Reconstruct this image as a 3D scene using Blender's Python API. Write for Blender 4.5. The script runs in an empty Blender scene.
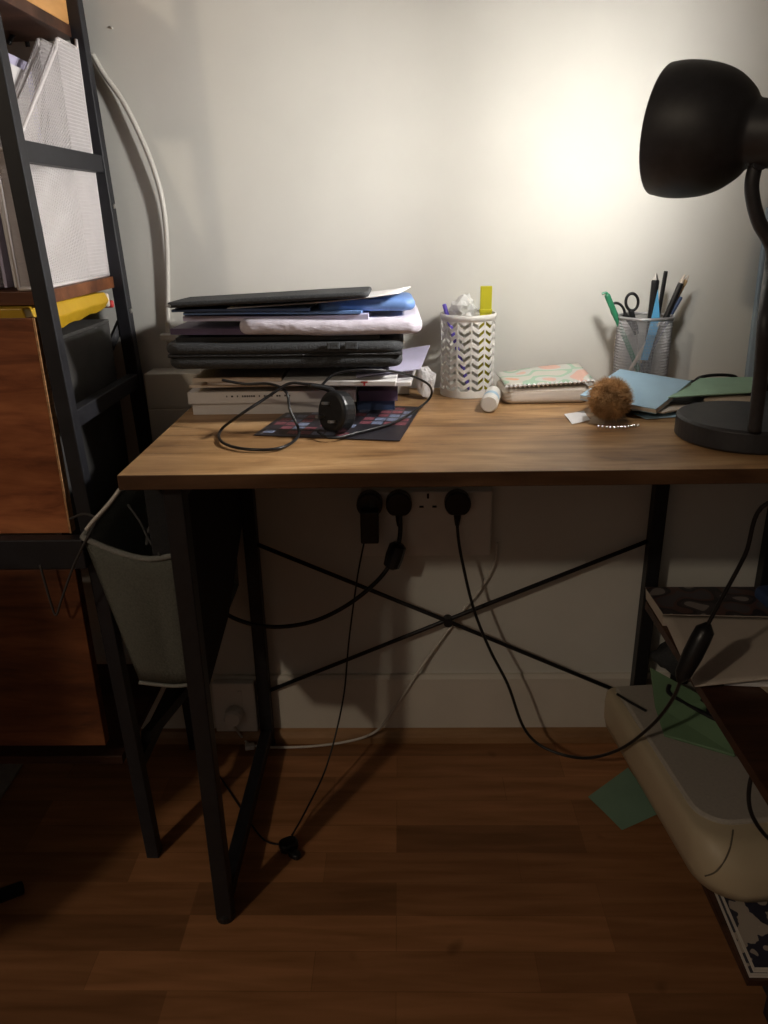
import bpy, bmesh, math, random
from mathutils import Vector, Matrix
random.seed(7)
C = bpy.context.scene.collection
PI = math.pi
# ------------------------------------------------------------ camera
FPX, PITCH, ROLL, YAW = 777.18, 0.364911, -0.018584, 0.0251116
CAM = Vector((0.345488, -1.379009, 1.039056))
def cam_axes():
    sp, cp, sy, cy = math.sin(PITCH), math.cos(PITCH), math.sin(YAW), math.cos(YAW)
    F = Vector((-sy*cp, cy*cp, -sp)); R = Vector((cy, sy, 0)); U = R.cross(F)
    c, s = math.cos(ROLL), math.sin(ROLL)
    return c*R+s*U, -s*R+c*U, F
RX, UX, FX = cam_axes()
cd = bpy.data.cameras.new('camera'); co = bpy.data.objects.new('camera', cd); C.objects.link(co)
m = Matrix((RX, UX, -FX)).transposed().to_4x4(); m.translation = CAM
co.matrix_world = m
cd.sensor_fit = 'VERTICAL'; cd.sensor_height = 36; cd.lens = FPX/1024*36; cd.clip_start = .02
bpy.context.scene.camera = co
def at(u, v, **k):                     # point of the photograph's ray on a plane x=, y= or z=
    d = FX + RX*((u-384)/FPX) - UX*((v-512)/FPX)
    (a, val), = k.items(); i = 'xyz'.index(a)
    return CAM + d*((val-CAM[i])/d[i])
# ------------------------------------------------------------ materials
def mat(name, col, rough=.6, var=.12, scale=40, bump=.0, metal=0., stretch=None, emis=None, spec=.4, col2=None):
    m = bpy.data.materials.new(name); m.use_nodes = True; nt = m.node_tree; N = nt.nodes; L = nt.links
    b = N['Principled BSDF']; b.inputs['Roughness'].default_value = rough; b.inputs['Metallic'].default_value = metal
    b.inputs['Specular IOR Level'].default_value = spec
    tc = N.new('ShaderNodeTexCoord'); mp = N.new('ShaderNodeMapping'); L.new(tc.outputs['Object'], mp.inputs[0])
    if stretch: mp.inputs['Scale'].default_value = stretch
    n = N.new('ShaderNodeTexNoise'); n.inputs['Scale'].default_value = scale; n.inputs['Detail'].default_value = 5
    L.new(mp.outputs[0], n.inputs['Vector'])
    r = N.new('ShaderNodeValToRGB'); L.new(n.outputs['Fac'], r.inputs[0])
    c2 = col2 or tuple(min(1, c*(1+var)) for c in col); c1 = col if col2 else tuple(c*(1-var) for c in col)
    r.color_ramp.elements[0].position = .32; r.color_ramp.elements[1].position = .68
    r.color_ramp.elements[0].color = (*c1, 1); r.color_ramp.elements[1].color = (*c2, 1)
    L.new(r.outputs[0], b.inputs['Base Color'])
    if bump:
        bp = N.new('ShaderNodeBump'); bp.inputs['Strength'].default_value = bump; bp.inputs['Distance'].default_value = .004
        L.new(n.outputs['Fac'], bp.inputs['Height']); L.new(bp.outputs[0], b.inputs['Normal'])
    if emis:
        b.inputs['Emission Color'].default_value = (*emis[:3], 1); b.inputs['Emission Strength'].default_value = emis[3]
    return m
def wood(name, c1, c2, c3, sx=2.2, rough=.45, scale=6, axis='X'):
    m = bpy.data.materials.new(name); m.use_nodes = True; nt = m.node_tree; N = nt.nodes; L = nt.links
    b = N['Principled BSDF']; b.inputs['Roughness'].default_value = rough; b.inputs['Specular IOR Level'].default_value = .35
    tc = N.new('ShaderNodeTexCoord'); mp = N.new('ShaderNodeMapping'); L.new(tc.outputs['Object'], mp.inputs[0])
    mp.inputs['Scale'].default_value = {'X': (sx, 14, 14), 'Y': (14, sx, 14), 'Z': (14, 14, sx)}[axis]
    n = N.new('ShaderNodeTexNoise'); n.inputs['Scale'].default_value = scale*.35; n.inputs['Detail'].default_value = 9; n.inputs['Roughness'].default_value = .65; n.inputs['Distortion'].default_value = .6
    L.new(mp.outputs[0], n.inputs['Vector'])
    r = N.new('ShaderNodeValToRGB'); L.new(n.outputs['Fac'], r.inputs[0])
    e = r.color_ramp.elements; e[0].position = .3; e[1].position = .72; e[0].color = (*c1, 1); e[1].color = (*c3, 1)
    x = e.new(.5); x.color = (*c2, 1)
    n2 = N.new('ShaderNodeTexNoise'); n2.inputs['Scale'].default_value = 5; n2.inputs['Detail'].default_value = 3
    mp2 = N.new('ShaderNodeMapping'); mp2.inputs['Scale'].default_value = {'X': (1, 3, 3), 'Y': (3, 1, 3), 'Z': (3, 3, 1)}[axis]
    L.new(tc.outputs['Object'], mp2.inputs[0]); L.new(mp2.outputs[0], n2.inputs['Vector'])
    r2 = N.new('ShaderNodeValToRGB'); L.new(n2.outputs['Fac'], r2.inputs[0])
    r2.color_ramp.elements[0].position = .35; r2.color_ramp.elements[1].position = .6
    r2.color_ramp.elements[0].color = (.55, .5, .45, 1); r2.color_ramp.elements[1].color = (1, 1, 1, 1)
    mx = N.new('ShaderNodeMix'); mx.data_type = 'RGBA'; mx.blend_type = 'MULTIPLY'; mx.inputs[0].default_value = .8
    L.new(r.outputs[0], mx.inputs[6]); L.new(r2.outputs[0], mx.inputs[7]); L.new(mx.outputs[2], b.inputs['Base Color'])
    bp = N.new('ShaderNodeBump'); bp.inputs['Strength'].default_value = .15; bp.inputs['Distance'].default_value = .002
    L.new(n.outputs['Fac'], bp.inputs['Height']); L.new(bp.outputs[0], b.inputs['Normal'])
    return m
def floor_tone():
    m = bpy.data.materials.new('laminate_floor'); m.use_nodes = True; nt = m.node_tree; N = nt.nodes; L = nt.links
    b = N['Principled BSDF']; b.inputs['Roughness'].default_value = .42; b.inputs['Specular IOR Level'].default_value = .3
    tc = N.new('ShaderNodeTexCoord')
    br = N.new('ShaderNodeTexBrick'); br.inputs['Scale'].default_value = 1
    br.inputs['Brick Width'].default_value = .33; br.inputs['Row Height'].default_value = .065; br.inputs['Mortar Size'].default_value = .0006
    br.offset = .37; br.offset_frequency = 3
    br.inputs['Color1'].default_value = (.62, .6, .58, 1); br.inputs['Color2'].default_value = (1.15, 1.1, 1.05, 1); br.inputs['Mortar'].default_value = (.7, .67, .64, 1)
    L.new(tc.outputs['Object'], br.inputs['Vector'])
    mp = N.new('ShaderNodeMapping'); mp.inputs['Scale'].default_value = (1.6, 16, 1); L.new(tc.outputs['Object'], mp.inputs[0])
    n = N.new('ShaderNodeTexNoise'); n.inputs['Scale'].default_value = 3; n.inputs['Detail'].default_value = 8; n.inputs['Distortion'].default_value = .4
    L.new(mp.outputs[0], n.inputs['Vector'])
    r = N.new('ShaderNodeValToRGB'); L.new(n.outputs['Fac'], r.inputs[0])
    r.color_ramp.elements[0].position = .3; r.color_ramp.elements[1].position = .7
    r.color_ramp.elements[0].color = (.27, .125, .052, 1); r.color_ramp.elements[1].color = (.44, .21, .095, 1)
    mx = N.new('ShaderNodeMix'); mx.data_type = 'RGBA'; mx.blend_type = 'MULTIPLY'; mx.inputs[0].default_value = 1
    L.new(r.outputs[0], mx.inputs[6]); L.new(br.outputs['Color'], mx.inputs[7])
    # small dark scuffs
    v = N.new('ShaderNodeTexNoise'); v.inputs['Scale'].default_value = 9; v.inputs['Detail'].default_value = 2
    L.new(tc.outputs['Object'], v.inputs['Vector'])
    r3 = N.new('ShaderNodeValToRGB'); L.new(v.outputs['Fac'], r3.inputs[0])
    r3.color_ramp.elements[0].position = .22; r3.color_ramp.elements[1].position = .3
    r3.color_ramp.elements[0].color = (.4, .4, .4, 1); r3.color_ramp.elements[1].color = (1, 1, 1, 1)
    mx2 = N.new('ShaderNodeMix'); mx2.data_type = 'RGBA'; mx2.blend_type = 'MULTIPLY'; mx2.inputs[0].default_value = 1
    L.new(mx.outputs[2], mx2.inputs[6]); L.new(r3.outputs[0], mx2.inputs[7]); L.new(mx2.outputs[2], b.inputs['Base Color'])
    return m
def voro(name, cols, scale=60, rough=.5, stretch=(1, 1, 1), detail=.0, pos=None):
    """patches of several colours: printed covers"""
    m = bpy.data.materials.new(name); m.use_nodes = True; nt = m.node_tree; N = nt.nodes; L = nt.links
    b = N['Principled BSDF']; b.inputs['Roughness'].default_value = rough
    tc = N.new('ShaderNodeTexCoord'); mp = N.new('ShaderNodeMapping'); mp.inputs['Scale'].default_value = stretch
    L.new(tc.outputs['Object'], mp.inputs[0])
    n = N.new('ShaderNodeTexNoise'); n.inputs['Scale'].default_value = scale; n.inputs['Detail'].default_value = detail
    L.new(mp.outputs[0], n.inputs['Vector'])
    r = N.new('ShaderNodeValToRGB'); r.color_ramp.interpolation = 'CONSTANT'; L.new(n.outputs['Fac'], r.inputs[0])
    e = r.color_ramp.elements; k = len(cols); e[0].position = 0; e[0].color = (*cols[0], 1)
    e[1].position = pos[1] if pos else .36; e[1].color = (*cols[1], 1)
    for i in range(2, k): x = e.new(pos[i] if pos else .36+.3*(i-1)/(k-1)); x.color = (*cols[i], 1)
    L.new(r.outputs[0], b.inputs['Base Color'])
    return m
M = dict(
 wall=mat('painted_wall', (.66, .65, .605), .85, .03, 8, .06),
 ceil=mat('ceiling_paint', (.75, .73, .68), .9, .02, 8),
 skirt=mat('skirting_paint', (.66, .62, .55), .6, .03, 12),
 white=mat('white_plastic', (.74, .72, .68), .4, .03, 30),
 paper=mat('white_paper', (.72, .70, .70), .8, .03, 25, .1),
 lilac=mat('lilac_paper', (.52, .49, .66), .75, .06, 20, .2),
 mailer=mat('paper_wrap', (.58, .54, .62), .55, .08, 34, 1., stretch=(1, .5, 2)),
 black=mat('black_metal', (.012, .012, .014), .45, .2, 60),
 post=mat('shelf_black_metal', (.016, .016, .02), .5, .2, 40, .05),
 rubber=mat('black_plastic', (.012, .012, .013), .35, .2, 80),
 sleeve=mat('black_fabric', (.035, .037, .04), .8, .3, 400, .4),
 zipper=mat('zip_tape', (.012, .012, .013), .4, .3, 900, .6),
 case2=mat('grey_black_fabric', (.05, .055, .06), .7, .25, 300, .3),
 blue=mat('blue_folder', (.11, .2, .42), .5, .2, 14, .2),
 navy=mat('navy_cover', (.04, .07, .16), .5, .2, 14),
 purple=mat('dark_purple_folder', (.10, .07, .13), .5, .2, 20),
 cable_w=mat('white_cable', (.62, .59, .54), .4, .03, 30),
 lamp=mat('matte_black_lamp', (.026, .026, .030), .5, .15, 90, spec=.5),
 lampin=mat('lamp_reflector', (.8, .8, .78), .5, .02, 20),
 bulb=mat('bulb_glow', (1, .95, .85), .3, .01, 5, emis=(1, .93, .8, 6)),
 pale_blue=mat('pale_blue_card', (.36, .53, .66), .6, .04, 30),
 pages=mat('page_block', (.62, .58, .52), .8, .15, 8, stretch=(1, 1, 120)),
 green=mat('pale_green_card', (.32, .50, .36), .7, .05, 30),
 green_d=mat('green_plastic', (.15, .25, .14), .5, .08, 10),
 teal=mat('teal_paper', (.22, .36, .26), .7, .06, 14),
 gpen=mat('green_pen', (.03, .22, .11), .35, .1, 30),
 ypen=mat('yellow_plastic', (.46, .42, .02), .4, .05, 30),
 yellow=mat('yellow_packet', (.50, .30, .015), .4, .12, 15, .3),
 red=mat('red_print', (.5, .03, .03), .5, .1, 30),
 orangew=mat('light_wood_box', (.66, .34, .12), .5, .15, 6, stretch=(8, 1, 8)),
 mesh=mat('white_mesh_metal', (.72, .68, .68), .4, .03, 40),
 gmesh=mat('grey_mesh_metal', (.42, .41, .42), .35, .05, 40, metal=.5),
 grey=mat('grey_panel', (.055, .052, .05), .7, .1, 30),
 bag=mat('grey_green_canvas', (.125, .13, .11), .9, .15, 350, .5),
 bagedge=mat('grey_bag_binding', (.24, .24, .22), .9, .12, 350, .3),
 bagin=mat('black_bag_panel', (.02, .02, .022), .9, .2, 350, .3),
 printer=mat('beige_printer_shell', (.47, .385, .26), .45, .03, 10),
 printertop=mat('printer_lid_grey', (.42, .38, .33), .55, .05, 200),
 seam=mat('dark_seam', (.12, .10, .07), .7, .1, 30),
 fur=mat('ginger_fur', (.46, .27, .12), .8, .45, 60),
 metal=mat('steel', (.6, .58, .55), .3, .05, 30, metal=1),
 tan=mat('tan_paper', (.47, .37, .27), .7, .1, 20),
 creamp=mat('cream_paper', (.60, .52, .44), .75, .04, 20),
 woodpencil=mat('bare_wood', (.55, .36, .18), .6, .1, 30),
 bluecap=mat('blue_plastic', (.12, .25, .6), .35, .05, 30),
 skyp=mat('sky_blue_plastic', (.12, .42, .72), .35, .05, 30),
 violet=mat('violet_plastic', (.14, .10, .5), .35, .05, 30),
 film=mat('clear_wrap', (.7, .7, .68), .25, .05, 60, .8),
 bluepanel=mat('pale_blue_board', (.30, .37, .43), .7, .05, 10),
 patch_grey=mat('grey_floor_patch', (.32, .3, .27), .9, .1, 90, .3),
 quad=wood('floor_beading', (.26, .14, .06), (.34, .19, .09), (.42, .24, .12), 2),
 desk=wood('rustic_desktop', (.17, .085, .032), (.42, .24, .105), (.60, .39, .20), 2.2, .38),
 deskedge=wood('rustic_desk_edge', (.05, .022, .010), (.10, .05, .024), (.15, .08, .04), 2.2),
 rustic=wood('rustic_board_lit', (.15, .045, .02), (.42, .14, .055), (.62, .23, .09), 2),  # lit copy of the shelf wood, brightened for the upper panel
 rustic_shaded=wood('rustic_board_shaded', (.06, .022, .012), (.16, .055, .022), (.26, .10, .04), 2),  # same wood with the shade on the lower front put into its colour
 rustic_d=wood('dark_rustic_board', (.035, .015, .010), (.07, .03, .018), (.11, .05, .03), 2),
 edgeband=mat('pale_board_edge', (.55, .30, .14), .6, .3, 30, stretch=(1, 1, 6)),
 floor=floor_tone(),
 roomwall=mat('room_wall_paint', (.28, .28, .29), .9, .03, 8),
 napkin=voro('flower_print', [(.72, .36, .22), (.60, .57, .5), (.34, .50, .37), (.58, .58, .53), (.68, .42, .34)], 26, pos=[0, .30, .44, .54, .67]),
 leaflet=voro('dark_leaflet_print', [(.25, .3, .42), (.30, .05, .07), (.03, .03, .035), (.2, .22, .3), (.03, .03, .04)], 75, .35, (1, 2.2, 1)),
 darkprint=voro('dark_magazine_print', [(.30, .26, .24), (.06, .05, .055), (.03, .028, .03), (.12, .06, .05), (.09, .08, .09)], 22, .4),
 bwprint=voro('black_and_white_print', [(.5, .42, .34), (.42, .36, .3), (.03, .03, .05), (.4, .34, .28)], 15, .5, detail=3),
)
# ------------------------------------------------------------ object helpers
def link(o): C.objects.link(o); return o
def meta(o, label=None, cat=None, group=None, kind=None):
    if label: o['label'] = label
    if cat: o['category'] = cat
    if group: o['group'] = group
    if kind: o['kind'] = kind
    return o
def thing(name, label, cat, loc, group=None):
    o = link(bpy.data.objects.new(name, None)); o.empty_display_size = .02
    o.location = Vector(loc); return meta(o, label, cat, group)
def wloc(o):
    v = Vector(o.location)
    return v + wloc(o.parent) if o.parent else v
def obj(name, bm, m, parent=None, smooth=False, loc=None, bevel=0, sub=0, solid=0):
    bmesh.ops.recalc_face_normals(bm, faces=bm.faces[:]) if not solid else None
    if loc is None:
        xs = [v.co for v in bm.verts]
        loc = Vector([(min(c[i] for c in xs)+max(c[i] for c in xs))/2 for i in range(2)]+[min(c[2] for c in xs)])
    loc = Vector(loc)
    for v in bm.verts: v.co -= loc
    me = bpy.data.meshes.new(name); bm.to_mesh(me); bm.free()
    ms = m if isinstance(m, (list, tuple)) else [m]
    for x in ms: me.materials.append(M[x] if isinstance(x, str) else x)
    if smooth: me.polygons.foreach_set('use_smooth', [True]*len(me.polygons))
    o = link(bpy.data.objects.new(name, me))
    if parent: o.parent = parent; o.location = loc-wloc(parent)
    else: o.location = loc
    if solid:
        s = o.modifiers.new('thick', 'SOLIDIFY'); s.thickness = solid; s.offset = 0
    if bevel:
        b = o.modifiers.new('bevel', 'BEVEL'); b.width = bevel; b.segments = 3; b.limit_method = 'ANGLE'; b.angle_limit = .6
    if sub:
        s = o.modifiers.new('sub', 'SUBSURF'); s.levels = sub; s.render_levels = sub
    return o
def new(): return bmesh.new()
def hexa(bm, p, mi=0):                       # eight points: bottom 4 ccw, top 4
    v = [bm.verts.new(x) for x in p]
    for f in ((3, 2, 1, 0), (4, 5, 6, 7), (0, 1, 5, 4), (1, 2, 6, 5), (2, 3, 7, 6), (3, 0, 4, 7)):
        bm.faces.new([v[i] for i in f]).material_index = mi
    return v
def box(bm, a, b, rz=0, mi=0, pivot=None):
    x0, y0, z0 = a; x1, y1, z1 = b
    P = [Vector(p) for p in ((x0, y0, z0), (x1, y0, z0), (x1, y1, z0), (x0, y1, z0), (x0, y0, z1), (x1, y0, z1), (x1, y1, z1), (x0, y1, z1))]
    if rz:
        c = Vector(pivot) if pivot else Vector(((x0+x1)/2, (y0+y1)/2, 0)); R = Matrix.Rotation(rz, 3, 'Z')
        P = [R@(p-c)+c for p in P]
    return hexa(bm, P, mi)
def Bx(a, b, rz=0, pivot=None): bm = new(); box(bm, a, b, rz, 0, pivot); return bm
def bar(bm, p, q, w, h=None, up=(0, 0, 1), mi=0):   # box section bar between two points
    p, q = Vector(p), Vector(q); h = h or w; d = (q-p).normalized(); s = d.cross(Vector(up))
    if s.length < 1e-4: s = Vector((1, 0, 0))
    s.normalize(); t = s.cross(d)
    f = [p-s*w/2-t*h/2, p+s*w/2-t*h/2, p+s*w/2+t*h/2, p-s*w/2+t*h/2]
    hexa(bm, [*f, *[x+(q-p) for x in f]], mi)
def smoothpath(P, n=8):
    P = [Vector(p) for p in P]
    if len(P) < 3: return P
    out = []
    for i in range(len(P)-1):
        a, b, c, d = P[max(i-1, 0)], P[i], P[i+1], P[min(i+2, len(P)-1)]
        for k in range(n):
            t = k/n
            out.append(.5*((2*b)+(c-a)*t+(2*a-5*b+4*c-d)*t*t+(3*b-a-3*c+d)*t**3))
    out.append(P[-1]); return out
def tube(bm, P, r, seg=8, smooth=True, n=8, closed=False, mi=0):
    P = smoothpath(P, n) if smooth else [Vector(p) for p in P]
    rad = r if callable(r) else (lambda t: r)
    up = None; rings = []
    for i, p in enumerate(P):
        d = (P[min(i+1, len(P)-1)]-P[max(i-1, 0)])
        if d.length < 1e-9: d = Vector((0, 0, 1))
        d.normalize()
        if up is None: up = d.orthogonal().normalized()
        up = (up-d*up.dot(d)); up = up.normalized() if up.length > 1e-6 else d.orthogonal().normalized()
        s = d.cross(up); rr = rad(i/(len(P)-1))
        rings.append([bm.verts.new(p+(up*math.cos(a)+s*math.sin(a))*rr) for a in [2*PI*k/seg for k in range(seg)]])
    for a, b in zip(rings, rings[1:]):
        for k in range(seg): bm.faces.new((a[k], a[(k+1) % seg], b[(k+1) % seg], b[k])).material_index = mi
    bm.faces.new(rings[0][::-1]).material_index = mi; bm.faces.new(rings[-1]).material_index = mi
def T(P, r, **k): bm = new(); tube(bm, P, r, **k); return bm
def lathe(bm, prof, base, axis=(0, 0, 1), seg=40, mi=0, caps=True):   # prof = [(radius, height)]
    axis = Vector(axis).normalized(); u = axis.orthogonal().normalized(); w = axis.cross(u); base = Vector(base); rings = []
    for r, h in prof:
        rings.append([bm.verts.new(base+axis*h+(u*math.cos(2*PI*k/seg)+w*math.sin(2*PI*k/seg))*max(r, 1e-5)) for k in range(seg)])
    for a, b in zip(rings, rings[1:]):
        for k in range(seg): bm.faces.new((a[k], a[(k+1) % seg], b[(k+1) % seg], b[k])).material_index = mi
    if caps: bm.faces.new(rings[0][::-1]).material_index = mi; bm.faces.new(rings[-1]).material_index = mi
def Lz(prof, base, axis=(0, 0, 1), seg=40, **k): bm = new(); lathe(bm, prof, base, axis, seg, **k); return bm
def prism(bm, poly, d, mi=0):                # polygon of 3-D points swept by vector d
    d = Vector(d); a = [bm.verts.new(Vector(p)) for p in poly]; b = [bm.verts.new(Vector(p)+d) for p in poly]; n = len(a)
    bm.faces.new(a[::-1]).material_index = mi; bm.faces.new(b).material_index = mi
    for i in range(n): bm.faces.new((a[i], a[(i+1) % n], b[(i+1) % n], b[i])).material_index = mi
def Pr(poly, d): bm = new(); prism(bm, poly, d); return bm
def sheet(quad, n=12, wave=.0, seed=0, curl=0.):
    """a gently uneven sheet on four corners; give it thickness with solid="""
    q = [Vector(p) for p in quad]; rnd = random.Random(seed); ph = [rnd.uniform(0, 6) for _ in range(4)]
    bm = new(); g = []
    for j in range(n+1):
        row = []
        for i in range(n+1):
            s, t = i/n, j/n
            p = q[0]*(1-s)*(1-t)+q[1]*s*(1-t)+q[2]*s*t+q[3]*(1-s)*t
            p = p+Vector((0, 0, wave*(1+math.sin(5*s+ph[0])*math.cos(4*t+ph[1]))+curl*(s**4)))
            row.append(bm.verts.new(p))
        g.append(row)
    for j in range(n):
        for i in range(n): bm.faces.new((g[j][i], g[j][i+1], g[j+1][i+1], g[j+1][i]))
    return bm
def rbox(a, b, r, rz=0, wob=0, seed=0, cuts=0):
    """rounded soft slab: superellipse outline, rounded vertical profile"""
    cx, cy = (a[0]+b[0])/2, (a[1]+b[1])/2; hx, hy = (b[0]-a[0])/2, (b[1]-a[1])/2; z0, z1 = a[2], b[2]; hz = (z1-z0)/2; zc = (z0+z1)/2
    rv = min(r, hz*.98); rc = min(max(r*2.2, rv*1.1), hx*.9, hy*.9)
    bm = new(); R = Matrix.Rotation(rz, 3, 'Z'); rings = []; rnd = random.Random(seed); f1, f2, f3 = [rnd.uniform(0, 6) for _ in range(3)]
    def outline(ins):
        pts = []
        for (sx, sy, a0) in ((1, 1, 0), (-1, 1, PI/2), (-1, -1, PI), (1, -1, 1.5*PI)):
            ccx, ccy = sx*(hx-rc), sy*(hy-rc)
            for k in range(7):
                t = a0+PI/2*k/6; pts.append((ccx+(rc-ins)*math.cos(t), ccy+(rc-ins)*math.sin(t)))
        full = []
        for i, p in enumerate(pts):           # subdivide straight runs
            full.append(p); q = pts[(i+1) % len(pts)]
            if i % 7 == 6:
                for k in range(1, 8): full.append((p[0]+(q[0]-p[0])*k/8, p[1]+(q[1]-p[1])*k/8))
        return full
    prof = [(rv*(1-math.cos(t)), z0+rv*(1-math.sin(t))) for t in [PI/2*k/5 for k in range(6)]][::-1]
    prof = [(rv*(1-math.sin(t)), z0+rv*(1-math.cos(t))) for t in [PI/2*k/5 for k in range(6)]]
    prof += [(rv*(1-math.sin(t)), z1-rv*(1-math.cos(t))) for t in [PI/2*k/5 for k in range(5, -1, -1)]]
    for ins, z in prof:
        ring = []
        for (x, y) in outline(ins):
            dz = wob*(math.sin(x*28+f1)+math.sin(y*22+f2+x*17))*.5
            p = R@Vector((x, y, 0))+Vector((cx, cy, z+dz)); ring.append(bm.verts.new(p))
        rings.append(ring)
    n = len(rings[0])
    for a_, b_ in zip(rings, rings[1:]):
        for k in range(n): bm.faces.new((a_[k], a_[(k+1) % n], b_[(k+1) % n], b_[k]))
    bm.faces.new(rings[0][::-1]); bm.faces.new(rings[-1])
    return bm
def crumple(c, s, seed, sub=3, amp=.35):
    bm = new(); bmesh.ops.create_icosphere(bm, subdivisions=sub, radius=1); rnd = random.Random(seed)
    dirs = [Vector((rnd.gauss(0, 1), rnd.gauss(0, 1), rnd.gauss(0, 1))).normalized() for _ in range(26)]
    off = [rnd.uniform(.6, 1) for _ in dirs]
    for v in bm.verts:
        d = v.co.normalized(); k = min(o/max(.12, d.dot(q)) for q, o in zip(dirs, off) if d.dot(q) > .1)
        v.co = d*min(k, 1.45)*(1+rnd.uniform(-amp, amp)*.25)
        v.co = Vector((v.co.x*s[0], v.co.y*s[1], v.co.z*s[2]))+Vector(c)
    return bm
S = 'structure'
# ------------------------------------------------------------ the room
meta(obj('floor', Bx((-2.8, -4, -.05), (2.4, .0, 0)), 'floor', loc=(0, 0, 0)), kind=S)
meta(obj('ceiling', Bx((-2.8, -4, 2.45), (2.4, 0, 2.5)), 'roomwall'), kind=S)
meta(obj('wall_back', Bx((-2.8, 0, -.05), (2.4, .1, 2.5)), 'wall', loc=(0, 0, 0)), kind=S)
meta(obj('wall_left', Bx((-2.9, -4, -.05), (-2.8, .1, 2.5)), 'roomwall'), kind=S)
meta(obj('wall_right', Bx((2.4, -4, -.05), (2.5, .1, 2.5)), 'roomwall'), kind=S)
meta(obj('wall_front', Bx((-2.9, -4.1, -.05), (2.5, -4, 2.5)), 'roomwall'), kind=S)
bm = new(); prism(bm, [(-2.8, 0, 0), (-2.8, -.012, 0), (-2.8, -.012, .148), (-2.8, -.007, .156), (-2.8, 0, .156)], (5.2, 0, 0))
meta(obj('baseboard_back', bm, 'skirt'), kind=S)
bm = new(); prism(bm, [(-2.8, -.0121, 0), (-2.8, -.026, 0), (-2.8, -.025, .014), (-2.8, -.019, .026), (-2.8, -.0121, .030)], (5.2, 0, 0))
meta(obj('trim_1', bm, 'quad'), kind=S)
bm = new(); box(bm, (-.095, -.06, .66), (.36, -.0005, .7305)); box(bm, (-.095, -.06, .7305), (-.0008, -.0005, .792)); box(bm, (-.0008, -.06, .7503), (.36, -.0005, .792))
meta(obj('trim_2', bm, 'skirt', bevel=.002), kind=S)
# ------------------------------------------------------------ desk
ZD = .75; XL, XR = .059, .818; YR, YF = -.028, -.458
desk = thing('desk', 'desk with a rustic brown wood-effect top and thin black metal frame against the wall', 'desk', (.65, -.25, 0))
bm = new(); box(bm, (0, -.4905, .731), (1.40, -.004, ZD))
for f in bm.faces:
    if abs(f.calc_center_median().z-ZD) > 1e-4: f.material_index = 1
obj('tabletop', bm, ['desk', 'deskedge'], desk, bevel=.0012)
def leg(x, y, z0=0, z1=.731): obj('leg', Bx((x-.0125, y-.0125, z0), (x+.0125, y+.0125, z1)), 'black', desk, bevel=.002)
for x, y in ((XL, YR), (XL, YF), (XR, YR), (1.035, YR), (1.33, YR), (1.33, YF)): leg(x, y, .006)
for x, y in ((XL, YR), (XL, YF), (XR, YR), (1.035, YR), (1.33, YR), (1.33, YF)):
    obj('leg_cap', Lz([(.015, 0), (.015, .01), (.013, .014)], (x, y, 0), seg=16), 'rubber', desk)
for x in (XL, 1.33):
    obj('floor_bar', Bx((x-.011, YF+.0126, .022), (x+.011, YR-.0126, .047)), 'black', desk, bevel=.002)
    obj('top_bar', Bx((x-.011, YF+.0126, .706), (x+.011, YR-.0126, .7305)), 'black', desk, bevel=.002)
obj('rear_rail', Bx((XL+.0127, YR-.01, .706), (XR-.0127, YR+.01, .7305)), 'black', desk, bevel=.002)
obj('cross_brace', T([(XL+.01, YR-.004, .462), (.433, YR-.006, .295), (XR-.01, YR-.004, .117)], .0042, smooth=False), 'black', desk, smooth=True)
obj('cross_brace', T([(XL+.01, YR+.006, .130), (.433, YR+.004, .293), (XR-.01, YR+.006, .457)], .0042, smooth=False), 'black', desk, smooth=True)
obj('brace_joint', Lz([(.0, -.011), (.009, -.011), (.009, .010), (0, .010)], (.433, YR-.002, .294), (0, 1, 0), 20), 'black', desk)
# ------------------------------------------------------------ side bag hung on the left frame
bag = thing('side_bag', 'grey-green canvas storage bag hanging from the left frame of the desk', 'bag', (0, -.22, .38))
# outer pouch: front face, outer face, back face, bottom
yf, yb = -.415, -.06
A = [(-.088, yf, .638), (.0, yf-.004, .607), (.040, yf, .612)]      # front rim
B = [(-.052, yf+.03, .392), (.0, yf+.03, .385), (.040, yf+.03, .39)]
bm = new()
def quadgrid(bm, a, b, c, d, n=8, bul=None, mi=0):
    a, b, c, d = map(Vector, (a, b, c, d)); g = []; nrm = (b-a).cross(d-a).normalized()
    for j in range(n+1):
        r = []
        for i in range(n+1):
            s, t = i/n, j/n; p = a*(1-s)*(1-t)+b*s*(1-t)+c*s*t+d*(1-s)*t
            if bul: p = p+nrm*bul*math.sin(PI*s)*math.sin(PI*t)
            r.append(bm.verts.new(p))
        g.append(r)
    for j in range(n):
        for i in range(n): bm.faces.new((g[j][i], g[j][i+1], g[j+1][i+1], g[j+1][i])).material_index = mi
quadgrid(bm, A[0], A[1], B[1], B[0], bul=-.008); quadgrid(bm, A[1], A[2], B[2], B[1], bul=-.004)
quadgrid(bm, (-.088, yf, .638), (-.088, yb, .65), (-.052, yb-.02, .40), B[0], bul=.01)
quadgrid(bm, (-.088, yb, .65), (.04, yb, .62), (.04, yb-.02, .40), (-.052, yb-.02, .40))
quadgrid(bm, B[0], B[2], (.04, yb-.02, .40), (-.052, yb-.02, .40))
bmesh.ops.remove_doubles(bm, verts=bm.verts[:], dist=.0004)
obj('pouch', bm, 'bag', bag, smooth=True, solid=.002)
bm = new()
tube(bm, [A[0], ((A[0][0]+A[1][0])/2, yf-.003, .618), A[1], A[2]], .0042, n=4)
tube(bm, [A[0], (-.09, -.25, .648), (-.088, yb, .65)], .0042, n=4)
obj('rim_binding', bm, 'bagedge', bag, smooth=True)
bm = new(); tube(bm, [(B[0][0], yf+.028, .39), (0, yf+.027, .384), (.04, yf+.028, .388)], .003, n=4)
obj('bottom_binding', bm, 'bagedge', bag, smooth=True)
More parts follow.
